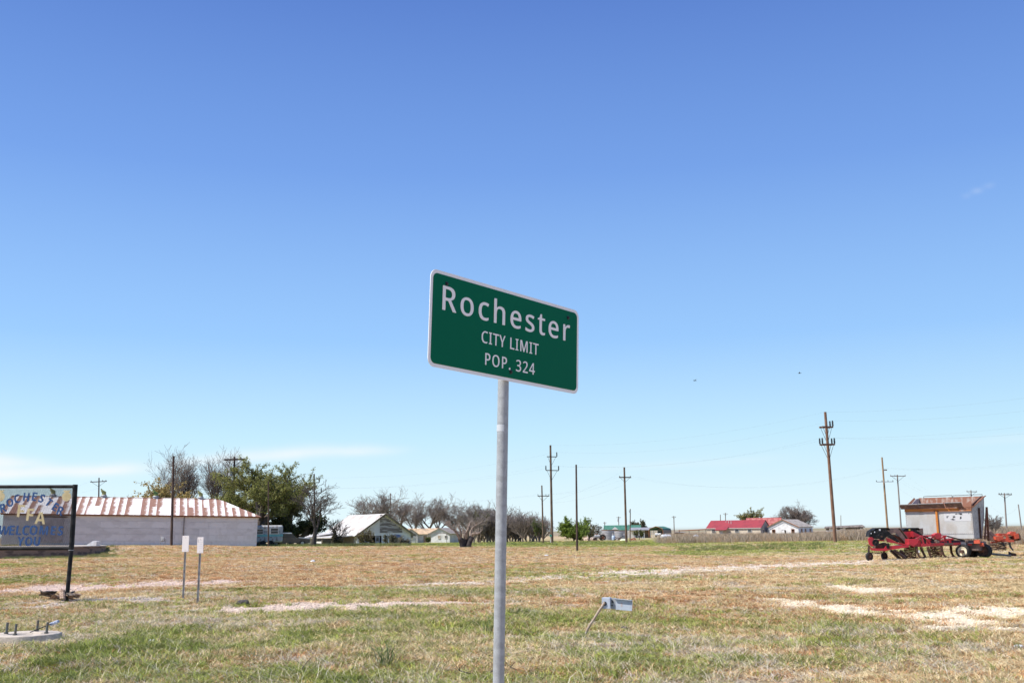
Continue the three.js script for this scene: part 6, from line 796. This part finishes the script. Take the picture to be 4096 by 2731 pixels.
// ------------------------------------------------------------------ ground cover
function tuft(seed, { n, h, w, spread, lean, curl = 0.4 }) { // a clump of separate tapering blades
  const R = rng(seed), v = [], nn = []; 
  for (let i = 0; i < n; i++) {
    const a = R() * 6.283, b = Math.sqrt(R()) * spread, x = Math.cos(a) * b, z = Math.sin(a) * b, la = R() * 6.283, L = h * (0.5 + R() * 0.7), ln = lean * (0.4 + R()), dx = Math.cos(la) * ln, dz = Math.sin(la) * ln, px = -Math.sin(la + R()), pz = Math.cos(la + R());
    const P0 = V(x, -0.01, z), P1 = V(x + dx * L * 0.45, L * 0.55, z + dz * L * 0.45), P2 = V(x + dx * L * (0.9 + curl), L * (1 - curl * 0.35 * R()), z + dz * L * (0.9 + curl)), s = V(px, 0, pz).multiplyScalar(w / 2), s1 = s.clone().multiplyScalar(0.8), tri = [[P0.clone().sub(s), P0.clone().add(s), P1.clone().add(s1)], [P0.clone().sub(s), P1.clone().add(s1), P1.clone().sub(s1)], [P1.clone().sub(s1), P1.clone().add(s1), P2]], nrm = tri[0][1].clone().sub(tri[0][0]).cross(tri[0][2].clone().sub(tri[0][0])).normalize();
    for (const t of tri) for (const p of t) { v.push(p.x, p.y, p.z); nn.push(nrm.x, nrm.y, nrm.z); }
  }
  const g = new THREE.BufferGeometry(); g.setAttribute('position', new THREE.Float32BufferAttribute(v, 3)); g.setAttribute('normal', new THREE.Float32BufferAttribute(nn, 3)); return g;
}
const blade = new THREE.MeshPhysicalMaterial({ color: 0xffffff, roughness: 0.9, specularIntensity: 0.25, transmission: 0.15, thickness: 0, side: THREE.DoubleSide });
function scatter(name, label, category, geo, mat, list) {
  const im = new THREE.InstancedMesh(geo, mat, list.length), o = new THREE.Object3D(), c = new THREE.Color();
  list.forEach(([x, y, z, s, sy, r, col], i) => { o.position.set(x, y, z); o.scale.set(s, sy, s); o.rotation.set(0, r, 0); o.updateMatrix(); im.setMatrixAt(i, o.matrix); im.setColorAt(i, c.setRGB(...col)); });
  im.name = numbered(name); im.castShadow = im.receiveShadow = true; im.userData = { kind: 'stuff', label, category }; scene.add(im);
}
{
  const R = rng(2024), L = { mat: [], mat2: [], green: [], straw: [], weed: [] }, pick = (c, v = 0.4) => { const j = 1 + (R() - 0.5) * 2 * v, t = (R() - 0.5) * 0.1; return [c[0] * j * (1 + t), c[1] * j, c[2] * j * (1 - t)]; };
  const footAt = gp(57, 1474), N = 330000, r0 = Math.log(7), r1 = Math.log(190);
  for (let i = 0; i < N; i++) {
    const r = Math.exp(lerp(r0, r1, R())), a = (R() - 0.5) * 1.16, x = Math.sin(a) * r, z = -Math.cos(a) * r, [bare] = bareness(x, z); if (R() < bare * 1.0) continue; if (Math.hypot(x - footAt.x, z - footAt.z) < 0.56 || (z > footAt.z && Math.hypot(x - footAt.x, (z - footAt.z) * 0.6) < 0.6 && R() < 0.6)) continue;
    const s = sward(x, z), thin = fbm(x * 1.4, z * 1.4, 62, 3); if (thin > 0.55 && R() < 0.75 * sstep(0.55, 0.68, thin) * sstep(90, 25, r)) continue;
    const y = groundY(x, z), k = Math.max(1, Math.sqrt(r / 13)) * (0.7 + R() * 0.6), ky = 0.54 * Math.min(k, 1.35) * (r < 40 ? 0.45 + 1.15 * fbm(x * 0.9, z * 0.9, 64, 3) : 1), tot = s.green * 1.1 + s.rust + s.grey + s.straw * 0.55; let q = R() * tot;
    if ((q -= s.green * 1.1) < 0) L.green.push([x, y, z, k, ky * (0.6 + R() * 0.8), R() * 6.3, pick(R() < 0.35 ? C.lime : C.green)]);
    else if ((q -= s.rust) < 0) L.mat.push([x, y, z, k, ky * (0.6 + R() * 0.7), R() * 6.3, pick(R() < 0.75 ? [0.53, 0.285, 0.13] : C.straw)]);
    else if ((q -= s.grey) < 0) L.mat2.push([x, y, z, k, ky * (0.7 + R() * 0.7), R() * 6.3, pick([0.62, 0.55, 0.45], 0.25)]);
    else L.mat2.push([x, y, z, k, ky * (0.6 + R() * 0.7), R() * 6.3, pick([0.70, 0.57, 0.33])]);
    if (r < 34 && R() < 0.016 * (x < 2 ? 1.6 : 0.6)) L.straw.push([x, y, z, 0.8 + R() * 0.6, 0.6 + R() * 0.9, R() * 6.3, pick([0.72, 0.64, 0.42], 0.2)]);
    if (r < 30 && R() < 0.0035) for (let b = 0; b < 5; b++) { const bx0 = x + (R() - 0.5) * 0.22, bz = z + (R() - 0.5) * 0.22; L.straw.push([bx0, groundY(bx0, bz), bz, 0.9 + R() * 0.5, 0.7 + R() * 0.8, R() * 6.3, pick(R() < 0.7 ? [0.66, 0.60, 0.46] : [0.36, 0.40, 0.12], 0.2)]); }
  }
  scatter('brown_grass', 'low reddish brown dead grass covering the field', 'grass', tuft(1, { n: 13, h: 0.075, w: 0.009, spread: 0.075, lean: 1.1 }), blade, L.mat);
  scatter('straw_grass', 'straw coloured and grey dry grass covering the field', 'grass', tuft(2, { n: 12, h: 0.095, w: 0.008, spread: 0.075, lean: 1.0 }), blade, L.mat2);
  scatter('green_grass', 'short fresh green grass growing through the dry grass', 'grass', tuft(3, { n: 12, h: 0.12, w: 0.008, spread: 0.06, lean: 0.6 }), blade, L.green);
  scatter('grass_stalks', 'long bleached grass stalks bent over the verge', 'grass', tuft(4, { n: 6, h: 0.15, w: 0.004, spread: 0.08, lean: 1.0, curl: 0.7 }), blade, L.straw);
  // gravel on the tracks
  const st = [], sg = new THREE.IcosahedronGeometry(1, 0); { const a = sg.attributes.position; for (let i = 0; i < a.count; i++) { const n = 0.75 + 0.5 * hash(Math.round(a.getX(i) * 50), Math.round(a.getY(i) * 50 + a.getZ(i) * 130), 6); a.setXYZ(i, a.getX(i) * n, a.getY(i) * n * 0.7, a.getZ(i) * n); } sg.computeVertexNormals(); }
  for (let i = 0; i < 240000 && st.length < 42000; i++) { const r = Math.exp(lerp(Math.log(12), Math.log(75), R())), a = (R() - 0.5) * 1.1, x = Math.sin(a) * r, z = -Math.cos(a) * r, [b, col, grit] = bareness(x, z); if (!col || R() > b * grit) continue; const s = (0.008 + 0.03 * R() * R() * R() + 0.006 * R()) * Math.max(1, Math.sqrt(r / 22)), j = 0.75 + R() * 0.55; st.push([x, groundY(x, z) + s * 0.2, z, s, s, R() * 6.3, col.map((k) => Math.min(0.85, k * j))]); }
  scatter('gravel', 'pinkish white gravel strewn along the faint tracks', 'gravel', sg, new THREE.MeshStandardMaterial({ roughness: 1 }), st);
  // tall dead weeds beyond the green strip, thinning to brush on the right
  const wd = []; for (let i = 0; i < 15000; i++) { const px = 1500 + R() * 1000, D = px > 2000 ? 88 + R() * 170 : 124 + R() * 120, edge = px < 1560 ? sstep(1500, 1560, px) : 1; if (R() > edge) continue; if (px > 1950 && px < 2080 && D < 118) continue; const p = gAt(px, D), k = (0.55 + R() * 0.6) * (px > 1930 ? 1.05 : 0.85) * (0.7 + 0.6 * fbm(px * 0.02, D * 0.05, 55, 3)); wd.push([p.x, p.y, p.z, k * 1.5, k * 0.95, R() * 6.3, pick(R() < 0.3 ? [0.40, 0.28, 0.17] : [0.44, 0.36, 0.27], 0.25)]); }
  scatter('dead_weeds', 'tall dead tan weeds massed before the red roofed house', 'weeds', tuft(6, { n: 34, h: 1.15, w: 0.022, spread: 0.5, lean: 0.45, curl: 0.2 }), blade, wd);
  const gw = []; for (let i = 0; i < 2600; i++) { const u = R(), px = u < 0.35 ? 600 + R() * 340 : u < 0.6 ? 1560 + R() * 330 : u < 0.75 ? 10 + R() * 260 : 930 + R() * 560, D = u < 0.35 ? 104 + R() * 9 : u < 0.6 ? 84 + R() * 18 : u < 0.75 ? 71 + R() * 20 : 118 + R() * 40; const p = gAt(px, D), k = u < 0.35 ? 0.4 + R() * 0.4 : u < 0.6 ? 0.3 + R() * 0.35 : 0.3 + R() * 0.3; if (u >= 0.35 && u < 0.6 && R() < 0.45) continue; gw.push([p.x, p.y, p.z, k, k * 0.8, R() * 6.3, pick(R() < 0.6 ? [0.19, 0.235, 0.075] : [0.34, 0.32, 0.15], 0.3)]); }
  scatter('green_weeds', 'rank green weeds along the foot of the farm buildings', 'weeds', tuft(7, { n: 30, h: 0.55, w: 0.03, spread: 0.4, lean: 0.5 }), blade, gw);
}
// single plants that stand out in the verge
for (const [px, py, h, n, seed, label, col] of [[888, 1532, 0.30, 46, 301, 'large dark green grass clump near the sign post', [0.13, 0.19, 0.06]], [1325, 1512, 0.2, 26, 302, 'fresh yellow green grass clump below the electrical box', [0.27, 0.33, 0.07]], [1955, 1448, 0.12, 22, 303, 'small green grass clump in the dry verge by the pale sand', [0.2, 0.26, 0.06]], [1120, 1452, 0.18, 26, 304, 'green grass clump behind the sign post', [0.17, 0.23, 0.06]]]) {
  const o = thing('grass_clump', label, 'plant', gp(px, py)); put('blades', tuft(seed, { n, h: h * 1.25, w: 0.011, spread: 0.1, lean: 0.7 }), new THREE.MeshPhysicalMaterial({ color: new THREE.Color().setRGB(...col), roughness: 0.7, transmission: 0.2, thickness: 0, side: THREE.DoubleSide }), o); put('dry_blades', tuft(seed + 9, { n: Math.round(n / 3), h: h, w: 0.008, spread: 0.12, lean: 1.0 }), new THREE.MeshStandardMaterial({ color: new THREE.Color().setRGB(0.5, 0.42, 0.26), roughness: 0.9, side: THREE.DoubleSide }), o);
}
// litter and stones
function lump(seed, sx, sy, sz, det = 2) { const g = new THREE.IcosahedronGeometry(1, det), a = g.attributes.position; for (let i = 0; i < a.count; i++) { const x = a.getX(i), y = a.getY(i), z = a.getZ(i), n = 0.7 + 0.6 * fbm(x * 1.7 + seed, y * 1.7 + z * 2.3, seed, 3); a.setXYZ(i, x * n * sx, y * n * sy, z * n * sz); } g.computeVertexNormals(); return g; }
for (const [px, py, s, m, name, label, cat] of [[350, 1478, 0.085, M.plastic, 'plastic_bag', 'crumpled clear plastic bag in the grass by the footing', 'litter'], [718, 1291, 0.14, M.carWhite, 'white_litter', 'scrap of white paper in the far brown grass', 'litter'], [1255, 1277, 0.12, M.carWhite, 'white_litter', 'white scrap of paper near the plain field pole', 'litter'], [557, 1390, 0.16, M.barkBlack, 'dark_clod', 'black clod of burnt earth beside the gravel', 'clod'], [1436, 1448, 0.09, M.barkBlack, 'dark_clod', 'dark clod beside the electrical box', 'clod'], [1571, 1447, 0.04, M.plastic, 'pale_stone', 'pale stone beyond the electrical box', 'stone'], [2340, 1490, 0.07, M.plastic, 'plastic_bag', 'crumpled white plastic in the dry grass near the sand patch', 'litter'], [647, 1464, 0.05, M.plastic, 'pale_stone', 'pale stone at the edge of the gravel', 'stone']]) { const o = mesh(name, lump(px, s, s * 0.55, s * 0.8), m); o.position.copy(gp(px, py)).add(V(0, s * 0.25, 0)); tag(o, label, cat); }

// dry sticks dropped in the verge
{ const R = rng(404); for (const [px, py] of [[480, 1452], [1136, 1548], [1180, 1546], [690, 1545], [150, 1366], [70, 1372], [1065, 1555], [1890, 1495]]) { const s = thing('dry_stick', 'dark dry stick lying in the verge grass', 'stick', gp(px, py).add(V(0, 0.03, 0)), R() * 6, 'dry sticks in the verge'), L = 0.06 + R() * 0.07, b = V(L * 0.3, 0.04, 0.03); mesh('stem', [rod(V(-L, 0, 0), b, 0.008, 0.006, 6), rod(b, V(L, 0.09 + R() * 0.06, -0.05), 0.006, 0.003, 6)], M.bark, s); mesh('side_twig', rod(b, V(L * 0.6, 0.14, 0.12), 0.005, 0.002, 5), M.bark, s); } }

renderer.render(scene, camera);
